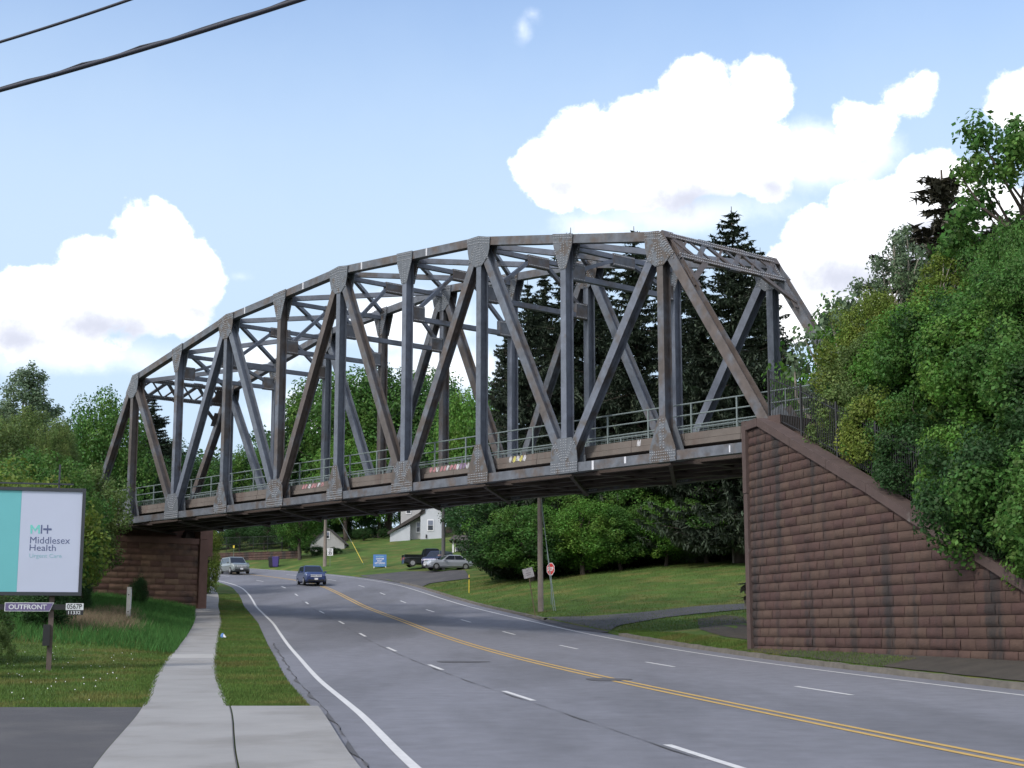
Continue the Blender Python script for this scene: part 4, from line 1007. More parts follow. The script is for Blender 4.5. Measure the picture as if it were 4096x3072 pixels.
mb = MB(); wbox(mb, hx_(1600), hx_(1682)-.01, 1.2, 8, -.6, hz_(1960)); mb.build('main_wall', M['siding_grey'], hs, local=True)  # white house: the grey puts this part's shade into the siding colour
mb = MB(); x0, x1 = hx_(1560), hx_(1640); mb.hexa([(x0, .2, -.9), (x1, .2, -.9), (x1, 3, -.9), (x0, 3, -.9), (x0, .2, hz_(2130)), (x1, .2, hz_(2098)), (x1, 3, hz_(2098)), (x0, 3, hz_(2130))]); mb.build('porch_wall', M['siding'], hs, local=True)
mb = MB(); x1 = hx_(1700); mb.hexa([(x0-.3, -.1, hz_(2138)), (x1, -.1, hz_(2052)), (x1, 3.2, hz_(2052)), (x0-.3, 3.2, hz_(2138)), (x0-.3, -.1, hz_(2128)), (x1, -.1, hz_(2036)), (x1, 3.2, hz_(2036)), (x0-.3, 3.2, hz_(2128))]); mb.build('porch_roof', M['roof'], hs, local=True)
window(hs, hx_(1722), hz_(2121), .62, 1.25, -.01); window(hs, hx_(1671), hz_(2125), .4, 1.2, 1.18); window(hs, hx_(1631), hz_(2050), .5, .9, 1.18)
mb = MB(); wbox(mb, hx_(1703), hx_(1706)+.06, -.1, 0, hz_(2152), hz_(2138)); mb.build('wall_lamp', M['black'], hs, local=True)
mb = MB(); wbox(mb, xa, xb_, -.06, 0, -.6, hz_(2156)); mb.build('foundation', mat('foundation', (.2, .2, .2), .9), hs, local=True)
mb = MB(); wbox(mb, hx_(1705), hx_(1733), -.12, -.06, -.3, hz_(2158)); mb.build('cellar_hatch', M['black'], hs, local=True)
YG = 184.0; hp = ground_at(1312, YG); sh = thing('garden_shed', 'small white gabled shed half hidden by leaves above the speed limit sign', 'shed', (hp.x, hp.y, hp.z))
def sx_(px): return at(px, 2150, YG).x-hp.x
def sz_(py): return at(1312, py, YG).z-hp.z
xa, xb_, xc = sx_(1243), sx_(1378), sx_(1311)
mb = MB(); mb.poly([(xa, 0, -1), (xb_, 0, -1), (xb_, 0, sz_(2172)), (xc, 0, sz_(2114)), (xa, 0, sz_(2172))]); wbox(mb, xa, xb_, .02, 5, -1, sz_(2172)); mb.build('wall', M['siding_grey'], sh, local=True)
mb = MB()
for s_, e in ((-1, xa-.3), (1, xb_+.2)):
    mb.hexa([(e, -.25, sz_(2178)), (xc, -.25, sz_(2114)), (xc, 5.2, sz_(2114)), (e, 5.2, sz_(2178)), (e, -.25, sz_(2175)), (xc, -.25, sz_(2111)), (xc, 5.2, sz_(2111)), (e, 5.2, sz_(2175))])
mb.build('roof', M['roof'], sh, local=True)
window(sh, sx_(1308), sz_(2153), .5, .75, -.01)
YC = 166.0; hp = ground_at(1838, YC); ct = thing('cottage', 'small grey building with a white porch post behind the parked cars', 'house', (hp.x, hp.y, hp.z))
def cx_(px): return at(px, 2200, YC).x-hp.x
def cz_(py): return at(1838, py, YC).z-hp.z
mb = MB(); wbox(mb, cx_(1822), cx_(1960), .8, 5, -.5, cz_(2168)); mb.build('wall', M['siding_grey'], ct, local=True)
mb = MB(); wbox(mb, cx_(1809), cx_(1816), -.1, .1, -.5, cz_(2160)); mb.build('porch_post', M['white'], ct, local=True)
mb = MB(); mb.hexa([(cx_(1796), -.5, cz_(2162)), (cx_(1970), -.5, cz_(2162)), (cx_(1970), 5.4, cz_(2162)), (cx_(1796), 5.4, cz_(2162)), (cx_(1815), .5, cz_(2140)), (cx_(1950), .5, cz_(2140)), (cx_(1950), 4, cz_(2140)), (cx_(1815), 4, cz_(2140))]); mb.build('roof', M['roof'], ct, local=True)
mb = MB(); wbox(mb, cx_(1822), cx_(1832), .72, .79, -.4, cz_(2195)); mb.build('door', M['white'], ct, local=True)
window(ct, cx_(1828), cz_(2212), .3, .6, .76)
# far retaining wall with mesh fence and bins
RA = Vector((-62, 205, 0)); RB = ground_at(1190, 178); RB.z = 0
rw_ = thing('retaining_wall', 'long low brown block retaining wall beyond the far bend', 'wall', (RB.x, RB.y, g(RB.x, RB.y)))
du = (RA-RB).normalized(); nv = Vector((-du.y, du.x, 0)); nv = nv if nv.y < 0 else -nv
rl = (RA-RB).length; tz_ = at(1000, 2218, 187).z
block_wall('wall_face', RB.copy(), du, nv, rl, lambda u: min(tz_, g(RB.x, RB.y)+1.0+u*.35)+.012*u, lambda u: g(*(RB+du*u+nv*.3).xy)-.2, rw_, M['stone'], ch=.3, bwid=.6, seed=11)
mb = MB()
for i in range(12):
    a = RB+du*rl*i/12; b = RB+du*rl*(i+1)/12; h0 = min(tz_, g(RB.x, RB.y)+1.0+rl*i/12*.35)+.012*rl*i/12; h1 = min(tz_, g(RB.x, RB.y)+1.0+rl*(i+1)/12*.35)+.012*rl*(i+1)/12
    mb.hexa([Vector((*(a-nv*.05).xy, 4)), Vector((*(b-nv*.05).xy, 4)), Vector((*(b-nv*.5).xy, 4)), Vector((*(a-nv*.5).xy, 4)), Vector((*(a-nv*.05).xy, h0)), Vector((*(b-nv*.05).xy, h1)), Vector((*(b-nv*.5).xy, h1)), Vector((*(a-nv*.5).xy, h0))])
mb.build('wall_core', M['stone'], rw_)
ff = thing('wire_fence', 'dark chain link fence standing on the far retaining wall', 'fence', (RB.x, RB.y, tz_))
for i in range(16):
    a = RB+du*(3+i*2.4)-nv*.25; h0 = tz_+.012*(3+i*2.4); b = a+du*2.4
    mb = MB(); mb.tube([Vector((*a.xy, h0)), Vector((*a.xy, h0+1.9))], .04, 4); mb.build('fence_post', M['black'], ff)
    mb = MB(); 
    for h_ in (.1, 1.0, 1.85): mb.tube([Vector((*a.xy, h0+h_)), Vector((*b.xy, h0+h_+.03))], .02, 3)
    for j in range(10): q = a.lerp(b, j/10); mb.tube([Vector((*q.xy, h0+.1)), Vector((*q.xy, h0+1.85))], .012, 3)
    mb.build('fence_panel', M['black'], ff)
def wbin(px, Y, m, label):
    p = ground_at(px, Y); t = thing('wheelie_bin', label, 'bin', tuple(p), group='bins by the far wall'); mb = MB()
    mb.hexa([(-.28, -.3, .05), (.28, -.3, .05), (.28, .3, .05), (-.28, .3, .05), (-.36, -.36, 1.1), (.36, -.36, 1.1), (.36, .38, 1.1), (-.36, .38, 1.1)]); mb.build('body', m, t, local=True)
    mb = MB(); mb.hexa([(-.38, -.4, 1.1), (.38, -.4, 1.1), (.38, .42, 1.1), (-.38, .42, 1.1), (-.34, -.34, 1.17), (.34, -.34, 1.17), (.34, .38, 1.22), (-.34, .38, 1.22)]); mb.build('lid', m, t, local=True)
wbin(1099, 172, M['bin_purple'], 'purple wheeled bin standing before the far retaining wall'); wbin(1083, 172.4, M['black'], 'black wheeled bin left of the purple bin')

# ------------------------------------------------------------------ vegetation
def quads_from(c, a, b):                   # centre, half-length vector, half-width vector -> pointed leaf quads
    V = np.stack([c-a, c+b*1.0-a*.1, c+a, c-b*1.0-a*.1], 1).reshape(-1, 3)
    F = np.arange(len(V)).reshape(-1, 4); return V, F
def unit(v): return v/np.maximum(np.linalg.norm(v, axis=1, keepdims=True), 1e-9)
def leaf_cloud(rs, C0, Rb, n, size, up=.35, shell=.55, flat=1.0):
    C0 = np.asarray(C0); Rb = np.asarray(Rb); pr = Rb**2; pr = pr/pr.sum()
    i = rs.choice(len(C0), n, p=pr); d = unit(rs.normal(size=(n, 3))); rad = (shell+(1.08-shell)*rs.rand(n)**.7)[:, None]
    c = C0[i]+d*rad*Rb[i][:, None]*np.array([1, 1, flat])
    nrm = unit(d*.9+rs.normal(size=(n, 3))*.55+np.array([0, 0, up]))
    t = unit(np.cross(nrm, rs.normal(size=(n, 3)))); b = np.cross(nrm, t)
    s_ = (size*(.6+.8*rs.rand(n)))[:, None]
    return quads_from(c, t*s_*.5, b*s_*.33)
def mbranch(mb, p, q, r0, r1, rr, n=5, sides=6, wob=.08):
    p = Vector(p); q = Vector(q); L = (q-p).length; pts = []
    for i in range(n+1):
        t = i/n; v = p.lerp(q, t)
        if 0 < i < n: v = v+Vector((rr.uniform(-1, 1), rr.uniform(-1, 1), rr.uniform(-.3, .6)))*L*wob
        pts.append(v)
    mb.tube(pts, [r0+(r1-r0)*i/n for i in range(n+1)], sides, cap=False); return pts
class Proto: pass
def proto_broad(seed, H, rad, low, nblob, rb, nleaf, size, bark, shape='round', shell=.5, limbs=9):
    rs = np.random.RandomState(seed); rr = random.Random(seed); Bc = []; Br = []
    zc = (H+low)/2; hz_ = (H-low)/2
    while len(Bc) < nblob:
        d = rs.normal(size=3); d /= np.linalg.norm(d); f = rs.uniform(.35, 1.0)**.6
        lump = 1+.22*math.sin(3*math.atan2(d[1], d[0])+seed)*math.cos(2.3*d[2]+seed)
        x, y, z = d[0]*rad*f*lump, d[1]*rad*f*lump, d[2]*hz_*f
        if shape == 'cone': k = 1-.75*(z+hz_)/(2*hz_); x *= k*1.25; y *= k*1.25
        elif shape == 'vase': k = .55+.6*(z+hz_)/(2*hz_); x *= k; y *= k
        r_ = rb*rs.uniform(.55, 1.25)
        Bc.append((x, y, max(zc+z, low*.6+r_*.3))); Br.append(r_)
    V, F = leaf_cloud(rs, Bc, Br, nleaf, size, shell=shell)
    mb = MB(); fork = max(low*1.1, H*.22)
    mbranch(mb, (0, 0, -.4), (rr.uniform(-.2, .2), rr.uniform(-.2, .2), fork), H*.022+.05, H*.016+.03, rr, 4, 8, .02)
    mbranch(mb, (0, 0, fork), (rr.uniform(-.3, .3), 0, H*.82), H*.016+.02, .03, rr, 6, 6, .04)
    idxs = rr.sample(range(nblob), min(limbs, nblob))
    for i in idxs:
        c = Bc[i]; z0 = fork+max(0, (c[2]-fork))*rr.uniform(.0, .35)
        mbranch(mb, (0, 0, min(z0, H*.7)), c, H*.009+.02, .015, rr, 5, 5, .06)
    p = Proto(); p.H = H; p.crown = (V, F); p.trunk = mb; p.bark = bark; p.rad = rad; p.cm = None; p.tm = None; return p
def proto_spruce(seed, H, rad, nper=7, droop=1.0, bark=None, thin=1.0):
    rs = np.random.RandomState(seed); rr = random.Random(seed); mb = MB()
    mbranch(mb, (0, 0, -.4), (0, 0, H), H*.013+.05, .02, rr, 8, 8, .003)
    Vs = []; z = H*.08
    while z < H*.985:
        f = 1-(z/H); L0 = rad*min(1, (f*1.35)**.85)*(.75+.25*math.sin(z*1.3+seed))+.25
        for j in range(nper if f > .12 else 5):
            L = L0*rs.uniform(.65, 1.15); a = rs.uniform(0, 6.283); dx, dy = math.cos(a), math.sin(a)
            dip = droop*(.35*f+.05)*L; tipup = .12*L
            n = max(4, int(L/.16)); tt = np.linspace(.12, 1, n)
            px = dx*L*tt; py = dy*L*tt; pz = z-dip*np.sin(tt*2.2)+tipup*tt**3
            if rs.rand() < .3: mb.tube([(0, 0, z), (dx*L*.5, dy*L*.5, z-dip*math.sin(1.1)+tipup*.12), (dx*L*.95, dy*L*.95, z-dip*math.sin(2.1)+tipup*.86)], [.04, .025, .008], 4, cap=False)
            k = int(3*thin)+4
            for m_ in range(k):
                side = rs.normal(size=n)*.16*(1.2-tt)*L*.6
                c = np.stack([px-dy*side, py+dx*side, pz-rs.rand(n)*.1], 1)
                if m_ % 2 == 0:            # hanging twigs
                    h = (.14+.36*rs.rand(n))*min(1.1, .5+.8*f)
                    c[:, 2] -= h*.45; av = np.stack([rs.normal(size=n)*.08, rs.normal(size=n)*.08, -h*.55], 1); bd = rs.uniform(0, 6.283, n); bv = np.stack([np.cos(bd), np.sin(bd), np.zeros(n)], 1)*(.04+.045*rs.rand(n))[:, None]
                else:
                    ad = a+rs.normal(size=n)*.7; h = .16+.2*rs.rand(n); av = np.stack([np.cos(ad)*h, np.sin(ad)*h, rs.normal(size=n)*.08], 1); bv = np.stack([-np.sin(ad), np.cos(ad), rs.normal(size=n)*.4], 1)*(.045+.035*rs.rand(n))[:, None]
                Vs.append(quads_from(c, av, bv)[0])
        z += (.34+.22*f)*rs.uniform(.8, 1.2)
    V = np.concatenate(Vs); F = np.arange(len(V)).reshape(-1, 4)
    p = Proto(); p.H = H; p.crown = (V, F); p.trunk = mb; p.bark = bark or M['bark']; p.rad = rad; p.cm = None; p.tm = None; return p
PR = {
 'broad': proto_broad(1, 14, 5.2, 3.0, 130, 1.25, 26000, .27, M['bark']),
 'broad2': proto_broad(2, 14, 5.0, 2.2, 150, 1.05, 26000, .25, M['bark'], limbs=12),
 'round': proto_broad(3, 9, 3.6, 1.0, 110, .85, 22000, .19, M['bark']),
 'bush': proto_broad(4, 3.2, 1.9, .15, 70, .5, 16000, .11, M['bark']),
 'bush2': proto_broad(5, 3.2, 1.8, .1, 90, .42, 15000, .10, M['bark'], shape='vase'),
 'sparse': proto_broad(6, 9, 3.0, 2.2, 100, .42, 9000, .15, M['bark_pale'], shape='cone', shell=.1, limbs=60),
 'wispy': proto_broad(16, 7, 1.8, 1.6, 60, .33, 4200, .13, M['bark_pale'], shape='vase', shell=.1, limbs=50),
 'bigleaf': proto_broad(7, 13, 3.8, 2.5, 120, .8, 17000, .27, M['bark'], shell=.15, limbs=26),
 'poplar': proto_broad(8, 14, 3.4, 3.0, 170, .55, 20000, .17, M['bark'], shape='cone', shell=.1, limbs=40),
 'spruce': proto_spruce(9, 26, 5.6, nper=10, thin=1.35),
 'spruce2': proto_spruce(10, 26, 5.2, nper=9, thin=1.35),
 'thin_spruce': proto_spruce(11, 16, 4.4, nper=8, bark=M['bark_pale'], thin=1.0),
}
def tree(proto, px, top, Y, leaf, label, wide=1.0, rz=None, cat='tree', name=None, group=None, sink=0.0, bark=None, x=None, h=None, zb=None):
    P_ = PR[proto]; dx, dy, dz = azel(px, top); X = dx/dy*Y if x is None else x; z0 = (g(X, Y) if zb is None else zb)-sink; zt = dz/dy*Y+EYE
    s_ = max(.15, (zt-z0)/P_.H) if h is None else h/P_.H; kind = 'spruce_tree' if 'spruce' in proto else 'shrub' if 'bush' in proto else 'tree'
    t = thing(name or kind, label, cat if kind != 'shrub' else 'shrub', (X, Y, z0), 0, group)
    t.rotation_euler.z = (px*.37+Y) % 6.28 if rz is None else rz
    t.scale = (s_*wide, s_*wide, s_)
    if P_.cm is None:
        co = npmesh('crown', *P_.crown, M[leaf]); P_.cm = co.data; to = P_.trunk.build('trunk', P_.bark, smooth=True); P_.tm = to.data
    else:
        co = bpy.data.objects.new('crown', P_.cm); C.objects.link(co); to = bpy.data.objects.new('trunk', P_.tm); C.objects.link(to)
    co.parent = t; to.parent = t
    co.material_slots[0].link = 'OBJECT'; co.material_slots[0].material = M[leaf]
    if bark: to.material_slots[0].link = 'OBJECT'; to.material_slots[0].material = M[bark]
    return t
# right bank: on the embankment behind the wing wall
tree('bigleaf', 4120, 355, 47, 'lf_mid', 'tall tree with big heart shaped leaves at the upper right edge', .95, 0.6)
tree('bigleaf', 4290, 560, 49, 'lf_mid', 'big leaved tree just behind the tall one at the right edge', .9, 2.0)
tree('thin_spruce', 3765, 680, 58, 'needle_brown', 'brownish half bare spruce rising above the right bank', 1.6, bark='bark')
tree('thin_spruce', 4010, 860, 63, 'needle', 'dark spruce partly hidden behind the big leaved tree', 1.5)
tree('spruce2', 3560, 1180, 66, 'needle', 'small dark spruce showing through the sparse light green tree', .9)
tree('sparse', 3600, 900, 53, 'lf_pale', 'sparse pale green tree with bare upper twigs on the right bank', .95, 1.0)
tree('wispy', 3400, 1100, 54, 'lf_pale', 'thin wispy sapling in front of the white cloud right of the bridge', 1.0)
tree('round', 3390, 1220, 58, 'lf_bright', 'rounded bright green tree right behind the bridge end post', .62)
tree('sparse', 3760, 1010, 47, 'lf_yel', 'yellow green tree with a pale slender trunk on the right bank', 1.1, 2.2)
tree('round', 4000, 900, 45, 'lf_mid', 'dense mid green tree under the big leaved tree', .55, .4)
tree('round', 4130, 1150, 43.5, 'lf_mid', 'dense green tree cut by the right edge of the picture', .7, 1.9)
tree('round', 3245, 0, 57, 'lf_bright', 'bright green rounded tree just right of the far end post', .55, h=5.2)
tree('bush', 3200, 0, 53.5, 'lf_olive', 'small olive shrub at the very end of the bridge deck', .8, h=2.4)
tree('bush', 3310, 0, 52, 'lf_olive', 'olive green shrub behind the first panel of the iron fence', .95, h=3.6)
tree('round', 3430, 0, 50, 'lf_yel', 'wide yellow green tree right of the bridge end post', .72, h=4.3)
tree('bush2', 3480, 0, 49.3, 'lf_yel', 'yellow green shrub leaning over the upper iron fence', 1.0, h=3.2)
tree('round', 3620, 0, 48.5, 'lf_yel', 'yellowish tree in the middle of the right bank', .75, h=3.9)
tree('bush2', 3600, 0, 47.6, 'lf_yel', 'yellowish shrub hanging over the coping of the wing wall', 1.0, h=3.0)
tree('round', 3800, 0, 45.5, 'lf_bright', 'light green tree below the pale slender trunk', .8, h=4.1)
tree('bush', 3700, 0, 44.6, 'lf_bright', 'bright green shrub halfway down the sloping coping', 1.0, h=3.2)
tree('round', 3960, 0, 43.0, 'lf_mid', 'large green tree on the lower right bank', .8, h=4.3)
tree('round', 4080, 0, 40.5, 'lf_mid', 'green tree low at the right picture edge', .8, h=4.6)
tree('bush', 3880, 0, 41.5, 'lf_bright', 'bright green shrub overhanging the lower end of the wall', 1.0, h=3.2)
tree('bush', 4080, 0, 39.2, 'lf_mid', 'green shrub overhanging the lowest part of the coping', 1.05, h=3.4)
tree('bush', 4230, 0, 37.6, 'lf_dark', 'dark shrub in shade at the lower right edge of the bank', 1.1, h=3.0)
rb_ = random.Random(12)
for i in range(34):
    u = (4.2 if i < 12 else 1.6)+(12.2 if i < 12 else 13.2)*(i % 12)/12+rb_.uniform(-.3, .5); dd = ((1.2 if i < 7 else .95), 2.9, 4.9)[i//12]+rb_.uniform(0, .5); q = WA+WD*u-WN*dd
    lf_, lb_ = (('lf_dark', 'dark green shrub in the dense thicket behind the iron fence'), ('lf_mid', 'mid green shrub in the dense thicket behind the iron fence'), ('lf_olive', 'olive shrub in the dense thicket behind the iron fence'))[i % 3]
    lb_ = ('dark green', 'mid green', 'olive')[i % 3]+' shrub '+('close behind the iron fence', 'behind the fence shrubs', 'high on the right bank')[i//12]+', '+('at the bridge end', 'by the second post', 'by the third post', 'past the third post', 'left of mid bank', 'at mid bank', 'right of mid bank', 'below the pale tree', 'below the yellow tree', 'near the coping end', 'near the picture edge', 'at the low end')[i % 12]
    lf_ = (('lf_olive', 'lf_yel', 'lf_bright', 'lf_olive'), ('lf_mid', 'lf_bright', 'lf_mid', 'lf_dark'), ('lf_dark', 'lf_mid', 'lf_dark', 'lf_dark'))[min(2, (i % 12)//4)][(i*7+i//12) % 4]
    lb_ = {'lf_olive': 'olive', 'lf_yel': 'yellow green', 'lf_bright': 'bright green', 'lf_mid': 'mid green', 'lf_dark': 'dark green'}[lf_]+lb_[lb_.index(' shrub'):]
    tree('bush' if i % 2 else 'bush2', 2048+q.x/q.y*6000, 0, q.y, lf_, lb_, rb_.uniform(.95, 1.2)*(.92 if i < 12 else 1.05), x=q.x, zb=(wtop(u)-.15 if i < 12 else None), h=rb_.uniform(2.4, 3.2)+(.4 if i % 12 > 6 else -.5 if i < 4 else 0), group='thicket shrubs on the right bank')
tree('wispy', 3930, 1560, 43, 'lf_pale', 'pale twiggy sapling among the shrubs of the right bank', .8)
for u_, d_, lb_ in ((17.5, 2.6, 'round green tree past the lower end of the wing wall'), (20.5, 2.2, 'second green tree past the lower end of the wing wall'), (24, 2.8, 'third green tree past the lower end of the wing wall'), (28, 2.4, 'farthest right green tree past the wing wall')):
    q = WA+WD*u_-WN*d_; tree('round', 2048+q.x/q.y*6000, 0, q.y, 'lf_mid', lb_, .8, x=q.x, h=5.0)
# spruces and wood behind the bridge
for k, (px, top, Y, w_, ty, lab) in enumerate([
 (2925, 826, 108, 1.25, 'spruce', 'tallest dark spruce rising between the end post and the portal'),
 (2535, 905, 118, 1.2, 'spruce2', 'dark spruce whose tip just tops the level chord of the bridge'),
 (2283, 910, 124, 1.2, 'spruce', 'dark spruce with its tip over the second gusset right of centre'),
 (2110, 1120, 118, .95, 'spruce2', 'leftmost dark spruce of the group behind the bridge'),
 (2020, 1260, 131, .75, 'spruce', 'shorter spruce at the left end of the dark group'),
 (2410, 1010, 132, 1.2, 'spruce', 'rear spruce filling the gap behind the middle posts'),
 (2690, 985, 128, 1.3, 'spruce2', 'broad dark spruce behind the right diagonal'),
 (2790, 1060, 112, 1.2, 'spruce', 'dark spruce left of the tallest one'),
 (2180, 1080, 134, 1.2, 'spruce2', 'rear spruce between the two left tips'),
 (3040, 990, 124, 1.1, 'spruce2', 'slim dark spruce right of the tallest one'),
 (3130, 1330, 104, 1.0, 'spruce', 'low spruce behind the right end of the handrail')]):
    tree(ty, px, top, Y, 'needle', lab, w_, group='spruces behind the bridge')
for px, top, Y, ty, lf, w_, lab in [
 (1900, 1560, 150, 'broad', 'lf_bright', .7, 'bright green tree beside the spruces above the dark utility pole'),
 (1985, 1960, 126, 'round', 'lf_bright', .85, 'low bright maple right of the white house'),
 (2130, 2010, 113, 'round', 'lf_mid', 1.5, 'leafy green tree right behind the wooden pole'),
 (2330, 2000, 112, 'round', 'lf_bright', 1.4, 'light green low tree right of the stop sign'),
 (2480, 2020, 112, 'round', 'lf_mid', 1.5, 'green low tree whose boughs touch the lawn top'),
 (2660, 2000, 111, 'round', 'lf_bright', 1.3, 'light green low tree behind the single shrub'),
 (2820, 1990, 110, 'round', 'lf_mid', 1.5, 'green low tree behind the small pale bush'),
 (2960, 1960, 110, 'round', 'lf_mid', 1.5, 'green low tree touching the wing wall corner'),
 (3060, 2000, 109, 'round', 'lf_mid', 1.5, 'green low tree hidden mostly by the wing wall'),
 (2080, 1900, 119, 'round', 'lf_dark', 1.5, 'dark leafy tree at the wood edge behind the leaning sign'),
 (2260, 1960, 117, 'round', 'lf_mid', 1.5, 'green tree at the wood edge behind the stop sign'),
 (2440, 1930, 118, 'broad2', 'lf_dark', 1.3, 'dark tree under the bridge right of the stop sign'),
 (2620, 1900, 116, 'round', 'lf_mid', 1.5, 'leafy green tree in the middle of the wood edge'),
 (2790, 1880, 115, 'broad2', 'lf_bright', 1.25, 'brighter tree under the right bridge panels'),
 (2930, 1800, 113, 'round', 'lf_mid', 1.4, 'green tree just left of the wing wall corner'),
 (3080, 1700, 112, 'broad', 'lf_mid', 1.2, 'tree hidden behind the wing wall corner'),
 (2350, 2080, 113.5, 'bush', 'lf_bright', 1.5, 'bright shrub at the foot of the wood edge'),
 (2700, 2110, 112, 'bush2', 'lf_mid', 1.5, 'single green shrub at the top of the lawn'),
 (2780, 2150, 111, 'bush', 'lf_pale', 1.1, 'small pale green bush at the lawn edge under the bridge'),
 (2180, 2090, 115, 'bush', 'lf_dark', 1.8, 'dark shrub behind the wooden pole'),
 (2500, 2100, 114, 'bush', 'lf_dark', 1.9, 'dark shrub in the deep shade of the wood edge'),
 (2890, 2060, 111.5, 'bush', 'lf_dark', 1.9, 'dark shrub near the wing wall corner'),
 (2060, 2130, 119, 'bush', 'lf_dark', 1.4, 'dark shrub right of the grey cottage'),
 (2890, 1330, 122, 'poplar', 'lf_pale', .6, 'slender pale tree behind the handrail at the right end'),
 (2800, 1440, 120, 'poplar', 'lf_bright', .6, 'small light tree beyond the handrail')]:
    tree(ty, px, top, Y, lf, lab, w_)
mb = MB(); q = ground_at(2942, 108); mb.tube([q, q+UP*5+Vector((-.15, 0, 0)), q+UP*9], [.16, .13, .1], 8); tag(mb.build('bare_trunk', M['bark_pale'], smooth=True), 'straight pale bare trunk left of the wing wall under the bridge', 'tree')
# far trees over the hill, left and centre
for px, top, Y, ty, lf, w_, lab in [
 (1400, 1500, 204, 'broad', 'lf_mid', 1.0, 'tall green tree behind the fifth bridge panel'),
 (1560, 1475, 208, 'broad2', 'lf_dark', 1.0, 'tall dark green tree behind the middle of the bridge'),
 (1700, 1500, 206, 'broad', 'lf_mid', 1.0, 'tall green tree above the white house'),
 (1800, 1560, 200, 'broad2', 'lf_dark', .9, 'dark tree left of the spruces behind the bridge'),
 (1280, 1560, 210, 'broad2', 'lf_dark', .9, 'dark round tree behind the fourth bridge panel'),
 (1390, 1760, 196, 'broad', 'lf_bright', .95, 'bright green lower tree behind the bridge handrail'),
 (1520, 1790, 198, 'broad2', 'lf_bright', .95, 'light green lower tree left of the white house roof'),
 (1180, 1720, 214, 'broad2', 'lf_dark', 1.0, 'dark tree on the hill right of the far left posts'),
 (1080, 1770, 216, 'broad', 'lf_mid', 1.1, 'green tree on the skyline under the third panel'),
 (960, 1810, 220, 'broad2', 'lf_dark', 1.2, 'low dark tree on the skyline seen through the truss'),
 (860, 1850, 224, 'broad', 'lf_mid', 1.2, 'green tree in the dip of the skyline'),
 (760, 1830, 226, 'broad2', 'lf_dark', 1.2, 'dark tree low behind the second bridge panel'),
 (640, 1760, 210, 'broad', 'lf_dark', 1.1, 'dark green tree behind the left posts'),
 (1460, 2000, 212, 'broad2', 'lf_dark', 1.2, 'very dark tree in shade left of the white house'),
 (1240, 2020, 192, 'round', 'lf_mid', 1.2, 'leafy tree hanging over the small white shed'),
 (1130, 2040, 196, 'broad2', 'lf_dark', 1.2, 'dark tree behind the far retaining wall'),
 (1010, 2040, 200, 'broad', 'lf_dark', 1.2, 'shaded tree behind the mesh fence of the far wall'),
 (915, 2050, 199, 'poplar', 'lf_pale', 1.2, 'pale grey green tree left of the mesh fence'),
 (1380, 2060, 200, 'broad2', 'lf_dark', 1.0, 'dark tree right of the small white shed'),
 (1600, 1990, 222, 'broad', 'lf_dark', 1.3, 'shaded tree right behind the white house'),
 (1850, 2000, 180, 'broad2', 'lf_dark', 1.1, 'dark tree behind the grey cottage'),
 (790, 2000, 222, 'broad', 'lf_dark', 1.2, 'shaded tree behind the left end of the far wall'),
 (1205, 1960, 176, 'broad', 'lf_mid', 1.1, 'broad tree with dark trunk whose leaves hang over the left of the shed'),
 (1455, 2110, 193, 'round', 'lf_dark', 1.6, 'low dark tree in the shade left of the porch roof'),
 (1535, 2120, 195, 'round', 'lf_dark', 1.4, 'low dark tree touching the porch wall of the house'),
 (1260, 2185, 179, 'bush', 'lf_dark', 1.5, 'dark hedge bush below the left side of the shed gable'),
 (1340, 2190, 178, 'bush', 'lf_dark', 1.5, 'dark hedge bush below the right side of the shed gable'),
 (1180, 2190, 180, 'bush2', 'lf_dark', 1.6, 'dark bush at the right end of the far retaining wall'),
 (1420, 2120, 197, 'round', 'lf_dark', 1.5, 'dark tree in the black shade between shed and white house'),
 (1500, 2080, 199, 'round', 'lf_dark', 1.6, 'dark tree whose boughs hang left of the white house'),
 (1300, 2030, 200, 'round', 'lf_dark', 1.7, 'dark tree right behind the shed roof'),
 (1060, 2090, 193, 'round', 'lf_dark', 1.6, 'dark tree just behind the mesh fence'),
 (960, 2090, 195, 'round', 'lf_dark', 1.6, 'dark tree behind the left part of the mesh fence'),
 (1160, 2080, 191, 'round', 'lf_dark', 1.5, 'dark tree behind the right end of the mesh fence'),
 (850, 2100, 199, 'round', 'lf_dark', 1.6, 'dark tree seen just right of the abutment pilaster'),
 (1215, 2165, 187, 'bush', 'lf_mid', 1.6, 'leafy bush in front of the left half of the shed'),
 (836, 2108, 116, 'bush2', 'lf_yel', .42, 'narrow yellow green bush beside the abutment pilaster'),
 (2000, 1750, 150, 'broad', 'lf_dark', 1.0, 'dark tree behind the low bright maple'),
 (2150, 1800, 150, 'broad2', 'lf_dark', 1.3, 'dark tree deep in the wood behind the pole'),
 (2350, 1800, 150, 'broad', 'lf_dark', 1.3, 'dark tree deep in the wood under the bridge'),
 (2560, 1750, 148, 'broad2', 'lf_dark', 1.3, 'dark tree deep in the wood right of centre'),
 (2760, 1700, 146, 'broad', 'lf_dark', 1.3, 'dark tree deep in the wood by the right panels'),
 (2960, 1650, 140, 'broad2', 'lf_dark', 1.3, 'dark tree deep in the wood near the wall corner')]:
    tree(ty, px, top, Y, lf, lab, w_)
tree('poplar', 110, 1425, 118, 'lf_pale', 'tall pale grey green tree at the far left', 1.15)
tree('broad', 420, 1600, 112, 'lf_mid', 'round green tree behind the left bridge end', .75)
tree('broad2', 300, 1690, 116, 'lf_dark', 'dark green tree between the pale tree and the round one', .9)
tree('spruce', 612, 1580, 122, 'needle', 'ragged dark spruce behind the left portal', 1.5)
tree('broad', 520, 1800, 118, 'lf_dark', 'dark tree below the ragged spruce', .9)
